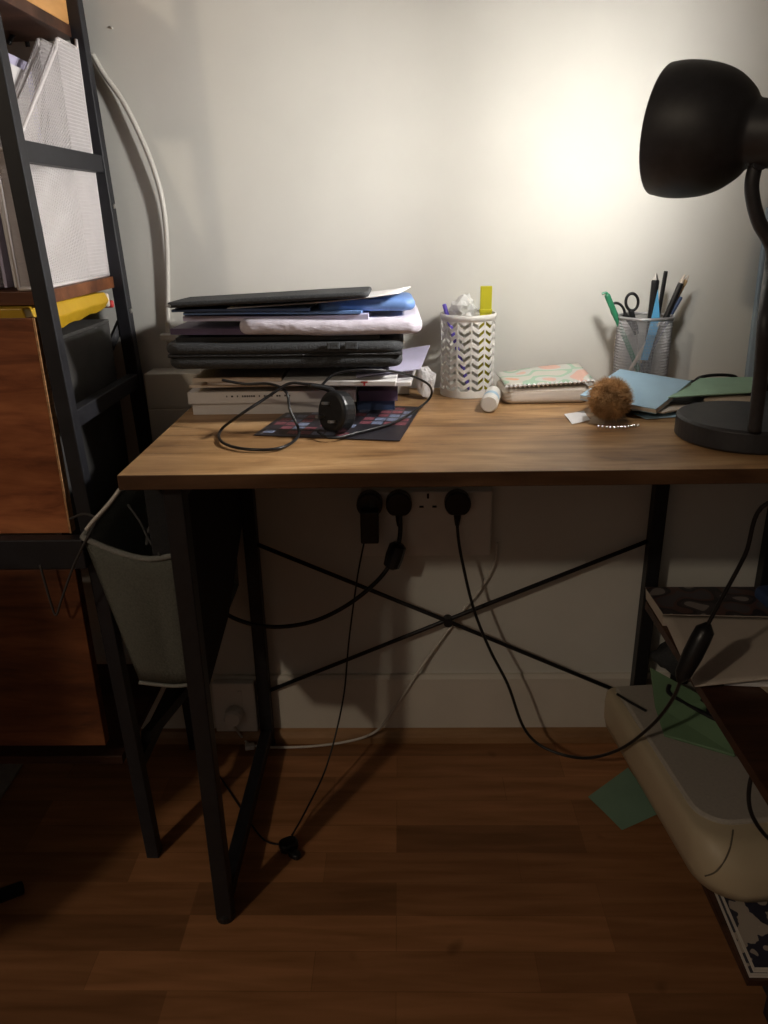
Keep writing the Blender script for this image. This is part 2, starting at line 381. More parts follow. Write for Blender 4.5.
bm = new(); prism(bm, [(.0425, YF+.005, .73), (.0425, YR-.005, .73), (.0425, YR-.008, .50), (.0425, -.20, .40), (.0425, -.385, .36), (.0425, YF+.03, .37)], (.003, 0, 0))
obj('inner_panel', bm, 'bagin', bag)
bm = new(); box(bm, (.005, yf-.002, .612), (.03, yf+.001, .70)); box(bm, (.005, yf-.002, .70), (.042, yf+.001, .715))
obj('hanging_strap', bm, 'bagin', bag)
# things in the bag
w1 = T([at(120, 489, y=-.40), at(108, 505, y=-.41), at(94, 520, y=-.42), at(86, 530, y=-.425)], .0028)
meta(obj('cable', w1, 'cable_w', smooth=True), 'pale flat cable running down from under the desk corner to the bag rim', 'cable')
bm = T([at(70, 519, y=-.36), at(84, 514, y=-.38), at(96, 520, y=-.40), at(86, 540, y=-.42), at(74, 565, y=-.40), at(62, 598, y=-.39), at(56, 615, y=-.385), at(50, 600, y=-.385), at(40, 565, y=-.385)], .0018)
meta(obj('cable', bm, 'grey', smooth=True), 'thin grey cable looping out of the canvas bag over the shelf front', 'cable')
bm = T([at(128, 505, y=-.30), at(140, 522, y=-.33), at(149, 540, y=-.38), at(160, 555, y=-.42)], .0018)
tube(bm, [at(147, 545, y=-.37), at(150, 528, y=-.35), at(162, 512, y=-.33)], .003)
meta(obj('cable', bm, 'grey', smooth=True), 'knotted grey cord sticking up at the right end of the bag opening', 'cable')
# ------------------------------------------------------------ shelving unit on the left
XS = -.118; SF, SR = -.328, -.035
def lean(z): return .032*(.75-z)        # the unit leans a little to the left towards its top
shelf = thing('shelving_unit', 'tall black metal shelving unit with rustic brown boards left of the desk', 'shelves', (-.5, -.17, 0))
for y in (SF, SR):
    for x0 in (XS, XS-.82):
        bm = new(); a = Vector((x0+lean(0), y, 0)); b = Vector((x0+lean(1.9), y, 1.9)); h = .0108
        hexa(bm, [a+Vector(p) for p in ((-h, -h, 0), (h, -h, 0), (h, h, 0), (-h, h, 0))]+[b+Vector(p) for p in ((-h, -h, 0), (h, -h, 0), (h, h, 0), (-h, h, 0))])
        obj('post', bm, 'post', shelf, bevel=.0015)
def rung(z, x0=XS): return Bx((x0+lean(z)-.009, SF+.0109, z-.0125), (x0+lean(z)+.009, SR-.0109, z+.0125))
for z in (1.122, .778, .19, 1.50): obj('side_rung', rung(z), 'post', shelf, bevel=.0015)
for z in (1.122, .778, .19): obj('side_rung', rung(z, XS-.82), 'post', shelf, bevel=.0015)
bm = new(); bar(bm, at(146, 737, y=SF+.02), at(187, 688, y=SR-.03), .016, .02); obj('diagonal_brace', bm, 'post', shelf)
bm = new(); bar(bm, at(121, 322, y=SR), at(108, 352, y=SR-.02), .010, .012); obj('diagonal_brace', bm, 'post', shelf)
zr = .5*(at(50, 536, y=SF-.02).z+at(50, 565, y=SF-.02).z); hr = at(50, 536, y=SF-.02).z-at(50, 565, y=SF-.02).z
obj('front_rail', Bx((XS-.81, SF-.036, zr-hr/2), (XS+lean(zr)-.0, SF-.0145, zr+hr/2)), 'post', shelf, bevel=.002)
obj('shelf_board', Bx((XS-.80, SF+.015, .934), (XS-.012, SR+.012, .952)), 'rustic_shaded', shelf, bevel=.001)
obj('shelf_board', Bx((XS-.80, SF-.012, 1.296), (XS-.025, SR+.012, 1.312)), 'rustic_d', shelf, bevel=.001)
obj('shelf_board', Bx((XS-.80, SF-.012, 1.88), (XS-.02, SR+.012, 1.9)), 'rustic_d', shelf, bevel=.001)
obj('shelf_board', Bx((XS-.80, SF+.016, .18), (XS-.012, SR+.012, .196)), 'rustic_d', shelf, bevel=.001)
for z in (.895, 1.06): obj('bolt', Lz([(.004, 0), (.004, .002), (.002, .003)], (XS+lean(z)+.0108, SR, z), (1, 0, 0), 12), 'metal', shelf)
# storage cabinet built into the unit
xu = at(47, 400, y=SF-.01).x
obj('upper_door_panel', Bx((XS-.79, SF-.012, zr+hr/2+.001), (xu, SF+.004, at(33, 318, y=SF-.01).z)), 'rustic', shelf, bevel=.001)
obj('board_edge_strip', Bx((xu+.0002, SF-.0125, zr+hr/2+.001), (xu+.003, SF+.0035, at(33, 318, y=SF-.01).z)), 'edgeband', shelf)
obj('cabinet_side', Bx((xu-.02, SF+.0045, .55), (xu-.004, SR-.02, .878)), 'grey', shelf)
obj('lower_drawer_front', Bx((XS-.79, SF-.034, .256), (-.131, SF-.016, zr-hr/2-.001)), 'rustic_shaded', shelf, bevel=.001)
obj('cabinet_top', Bx((XS-.79, SF+.0045, .8785), (xu-.004, SR-.02, .884)), 'grey', shelf)
# yellow packet
yp = thing('packet', 'bright yellow packet with a red and white end squeezed under the middle shelf board', 'packet', (-.2, -.17, .9))
bm = new(); g = []
n = 14
for j in range(n+1):
    y = SF-.006+j/n*.225; z = .905; zb0 = .886+.020*j/n+.0015*math.sin(j*1.9)
    x1 = -.148+.03*j/n
    g.append([bm.verts.new((x1-.30, y, zb0)), bm.verts.new((x1-.3, y, .9325)), bm.verts.new((x1-.006, y, .9325)), bm.verts.new((x1, y, (zb0+.9325)/2)), bm.verts.new((x1-.008, y, zb0+.001))])
for a, b in zip(g, g[1:]):
    for k in range(5): bm.faces.new((a[k], a[(k+1) % 5], b[(k+1) % 5], b[k]))
bm.faces.new(g[0]); bm.faces.new(g[-1][::-1])
obj('wrapper', bm, 'yellow', yp, bevel=.002)
bm = rbox((-.19, SF+.2235, .908), (-.122, SF+.234, .930), .004, 0, .002, 3); obj('torn_end', bm, 'creamp', yp, smooth=True)
bm = rbox((-.18, SF+.2345, .908), (-.119, SF+.242, .920), .003, 0, .002, 5); obj('red_corner', bm, 'red', yp, smooth=True)
# light wooden box on the top board
bm = Bx((XS-.35, SF+.01, 1.3125), (XS-.026, SR, 1.42)); wb = thing('wooden_box', 'pale orange-brown wooden box on the shelf board at the top left corner', 'box', (-.3, -.17, 1.3125))
wbb = obj('body', bm, 'orangew', wb, bevel=.002)
p = at(40, 12, x=XS-.026)
obj('sticker', Lz([(.005, 0), (.005, .0008)], (XS-.0258, p.y, 1.335), (1, 0, 0), 14), 'paper', wbb)
# mesh magazine files
def wiremesh(name, quadpts, nx, nz, th, parent, mname='mesh'):
    bm = new(); a, b, c, d = map(Vector, quadpts); g = []
    for j in range(nz+1):
        g.append([bm.verts.new((a*(1-i/nx)+b*(i/nx))*(1-j/nz)+(d*(1-i/nx)+c*(i/nx))*(j/nz)) for i in range(nx+1)])
    for j in range(nz):
        for i in range(nx): bm.faces.new((g[j][i], g[j][i+1], g[j+1][i+1], g[j+1][i]))
    o = obj(name, bm, mname, parent)
    w = o.modifiers.new('wire', 'WIREFRAME'); w.thickness = th; w.use_replace = True; w.use_even_offset = False
    return o
def magfile(x0, x1, yr, yfr, z0, zt, zlow, ycut, label):
    t = thing('magazine_file', label, 'file holder', ((x0+x1)/2, (yr+yfr)/2, z0), 'white mesh magazine files on the middle shelf board')
    for x in (x0, x1):
        zz = zt-z0; zl = zlow-z0
        wiremesh('mesh_side', [(x, ycut, z0+.004), (x, yr, z0+.004), (x, yr, zt), (x, ycut, zt)], 26, 64, .0014, t)
        wiremesh('mesh_side', [(x, yfr, z0+.004), (x, ycut, z0+.004), (x, ycut, zt), (x, yfr, zlow)], 30, 64, .0014, t)
    wiremesh('mesh_back', [(x0, yr, z0+.004), (x1, yr, z0+.004), (x1, yr, zt), (x0, yr, zt)], 20, 64, .0014, t)
    wiremesh('mesh_front', [(x0, yfr, z0+.004), (x1, yfr, z0+.004), (x1, yfr, zlow), (x0, yfr, zlow)], 24, 30, .0014, t)
    bm = new()
    for x in (x0, x1):
        tube(bm, [(x, yr, z0+.003), (x, yr, zt-.012), (x, yr-.004, zt-.003), (x, yr-.014, zt)], .0026, n=4)
        tube(bm, [(x, yr-.014, zt), (x, ycut+.008, zt), (x, ycut, zt-.004), (x, ycut-.004, zt-.014), (x, yfr, zlow), (x, yfr, z0+.003)], .0026, smooth=False)
        tube(bm, [(x, yfr, z0+.003), (x, yr, z0+.003)], .0026, smooth=False)
    for y, z in ((yr, zt-.002), (yfr, zlow), (yfr, z0+.003), (yr, z0+.003)): tube(bm, [(x0, y, z), (x1, y, z)], .0026, smooth=False)
    obj('wire_frame', bm, 'mesh', t, smooth=True)
    obj('bottom_plate', Bx((x0, yfr, z0+.0003), (x1, yr, z0+.003)), 'mesh', t)
    return t
Z5 = .9522
magfile(-.163, -.137, -.045, -.312, Z5, 1.281, 1.125, -.125, 'white wire-mesh magazine file behind the shelf post nearest the wall')
magfile(-.315, -.212, -.06, -.316, Z5, 1.12, 1.06, -.16, 'white wire-mesh magazine file cut off by the left edge of the picture')
def papers(x, y0, y1, z1, z2, m='paper', label='', dx=.0, nm='paper_stack'):
    bm = new()
    prism(bm, [(x, y0, Z5+.0045), (x, y1, Z5+.0045), (x+dx, y1, z2), (x+dx, (y0+y1)/2, z2+.003), (x+dx, y0, z1)], (.004, 0, 0))
    o = obj(nm, bm, m); meta(o, label, 'papers'); return o
papers(-.150, -.285, -.055, 1.09, 1.12, 'paper', 'sheaf of white papers standing inside the right mesh file')
papers(-.172, -.305, -.16, 1.20, 1.235, 'paper', 'tall white papers standing upright between the two mesh files', -.004)
papers(-.186, -.305, -.12, 1.245, 1.25, 'lilac', 'lilac-white folder standing up behind the tall white papers', .002)
papers(-.262, -.305, -.12, 1.25, 1.27, 'paper', 'white sheets between the lilac folder and the patterned pad')
papers(-.285, -.305, -.12, 1.265, 1.27, 'darkprint', 'dark patterned pad furthest left in the left mesh file')
bm = new(); tube(bm, [at(9, 43, x=-.222), at(13, 35, x=-.222), at(20, 34, x=-.222), at(26, 40, x=-.222), at(28, 47, x=-.222)], .0035); 
meta(obj('binder_clip', bm, 'rubber', smooth=True), 'black curved clip on top of the papers at the upper left', 'clip')
p = at(112, 28, y=-.002)
meta(obj('nail', Lz([(.0015, 0), (.0018, .0015), (.001, .0025)], (p.x, -.0004, p.z), (0, -1, 0), 12), 'white'), 'tiny nail in the wall beside the top of the shelf post', 'nail')
# ------------------------------------------------------------ white cable on wall
bm = T([at(92, 54, y=-.008), at(105, 76, y=-.008), at(122, 100, y=-.010), at(140, 135, y=-.012), at(154, 170, y=-.012), at(163, 205, y=-.010), at(167, 250, y=-.008), at(168, 330, y=-.006), (at(169, 345, y=-.006))], .0042, seg=10)
meta(obj('wall_cable', bm, 'cable_w', smooth=True), 'thick white cable curving down the wall beside the shelving unit', 'cable')
bm = new(); box(bm, (at(161, 332, y=-.01).x, -.022, .842), (at(177, 332, y=-.01).x, -.001, .853))
meta(obj('cable_clip', bm, 'white', bevel=.002), 'small white clip holding the thick cable on the wall', 'clip')
# ------------------------------------------------------------ wall sockets
x0, x1 = .268, .512
sock = thing('wall_socket', 'wide white multi-plug socket plate on the wall under the desk top', 'socket', (.39, 0, .432))
obj('plate', Bx((x0, -.028, .432), (x1, -.0005, .562)), 'white', sock, bevel=.003)
sx = [at(u, 508, y=-.03).x for u in (370, 399, 428, 457)]
zc = at(428, 505, y=-.03).z
bm = new(); x = sx[2]
box(bm, (x-.002, -.0285, zc+.012), (x+.002, -.0278, zc+.022)); box(bm, (x-.016, -.0285, zc-.006), (x-.008, -.0278, zc-.002)); box(bm, (x+.008, -.0285, zc-.006), (x+.016, -.0278, zc-.002))
obj('pin_slots', bm, 'black', sock)
def plug(label, x, z, cat='plug', r=.024):
    t = thing('plug', label, cat, (x, -.03, z))
    bm = new(); pts = []
    for k in range(24):
        a = 2*PI*k/24; rx = r*(1 if abs(math.cos(a)) < .8 else .95); pts.append((x+r*math.cos(a), -.0285, z+max(-r*.85, r*1.02*math.sin(a))))
    prism(bm, pts, (0, -.026, 0)); bd = obj('body', bm, 'rubber', t, bevel=.004)
    obj('cord_grip', Lz([(.0075, 0), (.006, .012), (.004, .024)], (x, -.042, z-r*.85), (0, 0, -1), 12), 'rubber', bd)
    return t
zp = at(399, 505, y=-.05).z
t = plug('black charger plug leftmost in the socket under the desk', sx[0], zp)
obj('charger_block', Bx((sx[0]-.0165, -.075, at(368, 541, y=-.06).z), (sx[0]+.0165, -.0285, zp-.004)), 'rubber', t, bevel=.003)
p = at(372, 505, y=-.058); obj('label', Bx((p.x-.005, -.0556, p.z-.008), (p.x+.005, -.0547, p.z+.008)), 'grey', t)
plug('round black plug with thick lead, second from left in the socket', sx[1], zp)
plug('round black plug rightmost in the socket feeding the lamp lead', sx[3], zp)
# charger cable to the floor
fl = at(289, 843, z=.012)
bm = T([at(364, 543, y=-.06), at(357, 580, y=-.065), at(349, 640, y=-.08), at(343, 700, y=-.10), at(327, 765, y=-.17), at(306, 810, y=-.24), fl+Vector((.004, .012, .006))], .0017)
meta(obj('charger_cable', bm, 'rubber', smooth=True), 'thin black cable hanging from the leftmost plug down to the floor', 'cable')
ad = thing('cable_connector', 'small black cable connector lying on the floor under the desk', 'connector', (fl.x, fl.y, 0))
bm = rbox((fl.x-.018, fl.y-.014, .0005), (fl.x+.016, fl.y+.012, .018), .005, .5); obj('body', bm, 'rubber', ad, smooth=True)
bm = rbox((fl.x+.0, fl.y-.028, .0005), (fl.x+.024, fl.y-.012, .012), .004, -.6); obj('tip', bm, 'rubber', ad, smooth=True)
bm = T([fl+Vector((-.015, .0, -.004)), at(262, 838, z=.002), at(238, 804, z=.002), at(218, 774, z=.002), at(205, 760, z=.002)], .0016)
meta(obj('cable', bm, 'rubber', smooth=True), 'thin dark cable on the floor crossing behind the front desk leg', 'cable')
# thick lead to the bag with ferrite
fe = [at(400, 510, y=-.05), at(400, 535, y=-.055), at(395, 555, y=-.062), at(380, 578, y=-.07), at(352, 602, y=-.075), at(320, 619, y=-.075), at(290, 626, y=-.075), at(262, 626, y=-.075), at(236, 619, y=-.075), at(215, 606, y=-.08), at(198, 590, y=-.1)]
pl = thing('power_lead', 'thick black power lead sagging from the second plug to behind the bag', 'cable', (fe[4].x, fe[4].y, fe[4].z))
obj('lead', T(fe, .0042), 'rubber', pl, smooth=True)
a, b = at(398, 545, y=-.058), at(391, 567, y=-.064)
obj('ferrite_block', Lz([(.009, -.004), (.0165, .002), (.0175, (b-a).length*.5), (.0155, (b-a).length-.002), (.008, (b-a).length+.003)], a, b-a, 12), 'rubber', pl)
# white cable low on the wall and low socket
ls = thing('wall_socket', 'white double socket low on the skirting behind the left desk leg', 'socket', (0, 0, .02))
obj('plate', Bx((-.048, -.03, .034), (.040, -.0125, .152)), 'white', ls, bevel=.003)
obj('switch', Bx((.005, -.033, .10), (.013, -.0295, .135)), 'white', ls)
p = at(233, 718, y=-.05)
wp = thing('plug', 'round white plug in the low double socket', 'plug', (p.x, -.03, p.z))
obj('body', Lz([(.016, 0), (.019, .004), (.019, .022), (.015, .028)], (p.x, -.0305, p.z), (0, -1, 0), 24), 'white', wp)
bm = T([(p.x, -.05, p.z-.018), at(243, 738, z=.012), at(256, 746, z=.006), at(300, 747, z=.005), at(345, 742, z=.005), at(375, 732, y=-.035), at(392, 712, y=-.016), at(405, 693, y=-.0155), at(418, 672, y=-.0155), at(430, 655, y=-.008), at(462, 612, y=-.006), at(480, 590, y=-.006), at(494, 565, y=-.006), (.527, -.006, .45)], .0027)
meta(obj('white_cable', bm, 'cable_w', smooth=True), 'white cable lying along the skirting and climbing the wall below the socket', 'cable')
bm = Bx((at(249, 746, z=.006).x-.008, at(249, 746, z=.006).y-.008, .0005), (at(249, 746, z=.006).x+.012, at(249, 746, z=.006).y+.006, .011), .2)
meta(obj('cable_joint', bm, 'white', bevel=.002), 'small white joint on the floor cable below the low socket', 'connector')
# ------------------------------------------------------------ desk lamp
LB = Vector((.809, -.352, ZD))
lamp = thing('desk_lamp', 'matte black desk lamp with bell shade and round base at the right of the desk', 'lamp', LB)
obj('base', Lz([(.0, .0), (.086, .0), (.090, .003), (.090, .027), (.087, .0305), (.0, .0315)], LB, seg=64, caps=False), 'lamp', lamp, smooth=False, bevel=.001)
YL = -.400
pb = at(754, 431, z=ZD+.0315)
pole = [pb, at(760, 380, y=pb.y-.008), at(765, 320, y=pb.y-.024), at(771, 270, y=YL+.008), at(773, 252, y=YL), at(768, 238, y=YL), at(759, 222, y=YL), at(753, 200, y=YL), at(752, 182, y=YL), at(757, 160, y=YL)]
obj('pole', T(pole, .0082, seg=14), 'lamp', lamp, smooth=True)
Sx = at(768, 134, y=YL); ang = math.radians(37)
ax = Vector((-math.cos(ang), math.sin(ang), .10)).normalized()
Ls = .119
prof = [(.036, -.03), (.037, .008), (.040, .018), (.050, .026), (.063, .042), (.071, .060), (.0755, .082), (.0765, .102), (.0745, Ls)]
prof = [(p.x*.975, p.y) for p in smoothpath([(a_, b_, 0) for a_, b_ in prof], 5)]
inner = [(r-.0022, h) for r, h in prof[::-1]]
bm = new(); lathe(bm, [(.0, -.034), (.03, -.034)]+prof, Sx, ax, 64, 0, False)
k = len(bm.faces); lathe(bm, [(prof[-1][0], Ls)]+inner[:-1]+[(.0, .0)], Sx, ax, 64, 1, False)
bmesh.ops.remove_doubles(bm, verts=bm.verts[:], dist=.00005)
shade = obj('shade', bm, ['lamp', 'lampin'], lamp, smooth=True)
bm = new()
j = at(757, 165, y=YL); lathe(bm, [(.0, -.012), (.010, -.012), (.010, .012), (0, .012)], j+Vector((0, 0, .004)), (0, 1, 0), 18)
for dx in (-.012, .012): lathe(bm, [(.0, -.003), (.003, -.003), (.003, .005), (0, .005)], j+Vector((dx, -.005, .002)), (0, 0, 1), 10)
obj('joint', bm, 'lamp', lamp)
LP = Sx+ax*(Ls-.006)
bm = new(); bmesh.ops.create_uvsphere(bm, u_segments=20, v_segments=12, radius=.020)
for v in bm.verts: v.co += Sx+ax*(Ls-.058)
obj('bulb', bm, 'bulb', shade, smooth=True)
obj('bulb_socket', Lz([(.014, .02), (.014, .075)], Sx, ax, 20), 'lampin', shade)
# lamp lead with inline switch
a, b = at(706, 628, y=-.40), at(682, 676, y=-.41)
path1 = [LB+Vector((.09, .0, .012)), LB+Vector((.12, -.09, .012)), (.915, -.484, ZD+.008), (.912, -.497, ZD-.01), at(800, 440, y=-.46), at(768, 503, y=-.45), at(745, 555, y=-.43), at(722, 598, y=-.41), a]
path2 = [b, at(672, 700, y=-.36), at(650, 727, y=-.30), at(618, 750, y=-.22), at(582, 758, y=-.16), at(545, 748, y=-.12), at(524, 728, y=-.10), at(508, 685, y=-.09), at(490, 650, y=-.08), at(474, 610, y=-.07), at(463, 565, y=-.06), at(458, 535, y=-.05), at(457, 508, y=-.045)]
path1[4] = Vector((.893, -.497, .70))
ll = thing('lamp_lead', 'black lamp lead with an inline switch hanging in front of the papers', 'cable', (a.x, a.y, a.z))
obj('lead', T(path1, .0029), 'rubber', ll, smooth=True); obj('lead', T(path2, .0029), 'rubber', ll, smooth=True)
d = b-a; s = d.cross(Vector((0, 1, 0))).normalized()
bm = Lz([(.004, -.008), (.009, -.002), (.0135, .003), (.0145, .02), (.0145, d.length*.55), (.012, d.length-.004), (.008, d.length+.004), (.004, d.length+.010)], a, d, 12)
obj('inline_switch', bm, 'rubber', ll, smooth=True)
# ------------------------------------------------------------ low side stand with printer
sv = Vector((0, -1, 0)); sr = Vector((1, 0, 0)); O = Vector((.803, -.060, 0))
stand = thing('side_stand', 'low dark brown stand with black legs holding papers and printer at the right', 'side table', O+sr*.2+sv*.3)
def SP(u, v, z): p = O+sr*u+sv*v; return Vector((p.x, p.y, z))
def sboard(name, u0, u1, v0, v1, z0, z1, m):
    bm = new(); hexa(bm, [SP(u0, v1, z0), SP(u1, v1, z0), SP(u1, v0, z0), SP(u0, v0, z0), SP(u0, v1, z1), SP(u1, v1, z1), SP(u1, v0, z1), SP(u0, v0, z1)]); return obj(name, bm, m, stand, bevel=.001)
sboard('top_board', 0, .43, 0, .66, .334, .350, 'rustic_d')
sboard('lower_shelf', .005, .42, .03, .5525, .050, .060, 'rustic_d')
for u, v in ((.065, .0), (.41, .0), (.034, .553), (.41, .553)):
    sboard('leg', u, u+.025, v, v+.025, 0, .3335, 'post')
for u in (.036, .412): sboard('side_bar', u, u+.018, .026, .5525, .028, .0495, 'post')
# papers on the stand
ZS = .3505
q = [at(644, 588, z=.366), at(768, 560, z=.366), at(800, 610, z=.366), at(664, 612, z=.366)]
mg = thing('magazine', 'magazine with a dark printed cover at the back of the papers on the stand', 'magazine', (.95, -.1, ZS))
bm = new(); hexa(bm, [(.805, -.155, ZS), (1.05, -.17, ZS), (1.07, -.055, ZS), (.806, -.052, ZS), (.803, -.155, .3740), (1.05, -.17, .3740), (1.07, -.055, .3740), (.803, -.052, .3740)])
obj('pages', bm, 'creamp', mg); bm = new(); hexa(bm, [(.803, -.156, .3741), (1.05, -.171, .3741), (1.07, -.054, .3741), (.802, -.051, .3741), (.803, -.156, .3752), (1.05, -.171, .3752), (1.07, -.054, .3752), (.802, -.051, .3752)]); obj('cover', bm, 'darkprint', mg)
bm = sheet([(.783, -.372, .368), (1.06, -.33, .368), (1.05, -.175, .3735), (.800, -.160, .3735)], 14, .0006, 3)
meta(obj('paper_sheet', bm, 'creamp', smooth=True, solid=.0012), 'large blank off-white sheet overhanging the left edge of the stand', 'paper')
bm = sheet([(.84, -.345, ZS+.004), (1.02, -.36, ZS+.004), (1.03, -.16, ZS+.006), (.85, -.16, ZS+.006)], 8, .0006, 5)
meta(obj('paper_stack', bm, 'paper', solid=.006), 'thin pile of papers under the large off-white sheet', 'papers')
bm = rbox((.99, -.155, .3706), (1.10, -.075, .392), .008, .1, .002, 4)
meta(obj('pouch', bm, 'navy', smooth=True), 'small dark navy pouch on the papers at the right edge of the picture', 'pouch')
bm = sheet([(.90, -.378, .352), (.985, -.378, .352), (.985, -.30, .3525), (.88, -.30, .3525)], 6, .0003, 6)
meta(obj('paper_slip', bm, 'tan', solid=.001), 'small tan slip poking out under the front edge of the big sheet', 'paper')
# magazines on the lower shelf
for k, (dx, z0, z1, lab) in enumerate(((0, .0605, .070, 'magazine with a pale edge, bottom one beneath the printer'), (.004, .0705, .0805, 'magazine with a black and white cover directly beneath the printer'))):
    t = thing('magazine', lab, 'magazine', (.95, -.4, z0), 'magazines beneath the printer')
    P4 = [(.812+dx, -.608), (1.06, -.610), (1.09, -.20), (.83, -.17)]
    bm = new(); hexa(bm, [(x, y, z0) for x, y in P4]+[(x, y, z1-.0008) for x, y in P4]); obj('pages', bm, 'pages', t)
    bm = new(); hexa(bm, [(x, y, z1-.0007) for x, y in P4]+[(x, y, z1) for x, y in P4]); obj('cover', bm, 'bwprint', t)
# printer
pr = thing('printer', 'beige inkjet printer with rounded corners on the lower shelf of the stand', 'printer', (.96, -.3, .081))
rzp = math.radians(6.0); PC = Vector((.735, -.083, 0))
def PPt(u, v, z):
    c, s = math.cos(rzp), math.sin(rzp); return Vector((PC.x+u*c+v*s, PC.y+u*s-v*c, z))
def proundrect(u0, u1, v0, v1, r, z, n=8):
    pts = []
    for cu, cv, a0 in ((u0+r, v1-r, PI), (u1-r, v1-r, 1.5*PI), (u1-r, v0+r*.2, 0), (u0+r, v0+r*.2, PI/2)):
        rr = r if cv > (v0+v1)/2 else r*.2
        if cv <= (v0+v1)/2: cu = u0+rr if cu < (u0+u1)/2 else u1-rr
        for k in range(n+1):
            t = a0+PI/2*k/n; pts.append(PPt(cu+rr*math.cos(t), cv-rr*math.sin(t), z))
    return pts
def loft(bm, loops, mi=0):
    R_ = [[bm.verts.new(p) for p in L_] for L_ in loops]
    for a_, b_ in zip(R_, R_[1:]):
        for k in range(len(a_)): bm.faces.new((a_[k], a_[(k+1) % len(a_)], b_[(k+1) % len(a_)], b_[k])).material_index = mi
    bm.faces.new(R_[0][::-1]).material_index = mi; bm.faces.new(R_[-1]).material_index = mi
W_ = .415
bm = new(); loft(bm, [proundrect(.022, W_-.02, .01, .385, .05, .0812), proundrect(.006, W_-.006, .0, .44, .07, .092), proundrect(0, W_, 0, .448, .07, .115), proundrect(-.001, W_, 0, .432, .066, .150), proundrect(.001, W_-.001, .001, .412, .06, .170), proundrect(.006, W_-.006, .004, .398, .055, .176)])
pbody = obj('body', bm, 'printer', pr, smooth=True)
bm = new(); loft(bm, [proundrect(.016, W_-.016, .008, .375, .05, .1762), proundrect(.016, W_-.016, .008, .375, .05, .180), proundrect(.020, W_-.02, .012, .371, .046, .1825)])
obj('lid', bm, 'printertop', pr)
from mathutils.bvhtree import BVHTree
pbd = [o_ for o_ in pr.children if o_.name.startswith('body')][0] if pr.children else pbody
pw = wloc(pbd); bt = BVHTree.FromPolygons([v.co+pw for v in pbd.data.vertices], [list(p_.vertices) for p_ in pbd.data.polygons])
sp = []
for u_, v_ in ((733, 830), (732, 838), (730, 848), (726, 858), (721, 866), (714, 873), (705, 876)):
    hit = bt.ray_cast(CAM, at(u_, v_, y=-.4)-CAM)[0]
    if hit: sp.append(hit)
bm = T(sp, .0013, n=3)
obj('panel_seam', bm, 'seam', pr)
obj('panel_seam', T([PPt(.012, .27, .1735), PPt(.009, .29, .168), PPt(.006, .31, .160)], .0010), 'seam', pr)
# green carrier on the printer
gb = thing('carrier_bag', 'flat green plastic carrier with a black handle slot leaning on the printer', 'bag', PPt(.16, .15, .183))
g0, g1, g2, g3 = at(664, 737, z=.1845), at(735, 758, z=.1845), at(713, 704, z=.225), at(650, 669, z=.225)
nn = (g1-g0).cross(g3-g0).normalized(); nn = nn if nn.z > 0 else -nn
bm = new(); prism(bm, [g0, g1, (g1*.45+g2*.55)+(g1-g0)*.07, g2, g3, g0*.6+g3*.4-(g1-g0)*.05], nn*.006)
obj('panel', bm, 'green_d', gb, bevel=.002)
def GP(s, t): return g0*(1-s)*(1-t)+g1*s*(1-t)+g2*s*t+g3*(1-s)*t+nn*.0065
bm = T([GP(.28, .84), GP(.24, .70), GP(.42, .64), GP(.7, .62), GP(.93, .62), GP(.98, .80), GP(.8, .9)], .0045)
obj('handle', bm, 'rubber', gb, smooth=True)
bm = new(); prism(bm, [GP(.42, .68), GP(.85, .66), GP(.86, .76), GP(.45, .80)], nn*.001); obj('slot', bm, 'rubber', gb)
c = at(672, 660, z=.24)
bm = crumple(Vector((c.x+.025, c.y+.03, .226)), (.062, .042, .042), 11)
meta(obj('cloth_bundle', bm, 'sleeve', smooth=True), 'dark crumpled bundle behind the green carrier on the printer', 'bundle')
bm = T([at(617, 694, z=.186), at(630, 702, z=.186), at(646, 711, z=.186)], .0025)
meta(obj('stylus', bm, 'rubber', smooth=True), 'thin black stick lying on the back left corner of the printer lid', 'stick')
bm = T([at(778, 745, z=.34-.01), at(757, 765, y=-.50), at(749, 790, y=-.51), at(752, 815, y=-.515), at(768, 838, y=-.52), at(785, 845, y=-.52)], .003)
meta(obj('cable', bm, 'rubber', smooth=True), 'black cable loop hanging from the stand in front of the printer at right', 'cable')
# green paper on floor, flat grey patch
q = [at(588, 797, z=.001), at(622, 830, z=.001), at(661, 813, z=.001), at(628, 768, z=.001)]
meta(obj('floor_paper', sheet(q, 6, .0006, 2), 'teal', solid=.0008), 'pale green sheet of paper on the floor left of the printer', 'paper')
bm = new(); q = [at(38, 741, z=.002), at(-90, 745, z=.002), at(-60, 850, z=.002), at(-4, 806, z=.002)]; prism(bm, [Vector((p.x, min(p.y, -.03), .0005)) for p in q], (0, 0, .004))
meta(obj('floor_tone', bm, 'patch_grey'), 'flat grey patch on the floor beneath the shelving unit at the left edge', 'mat')
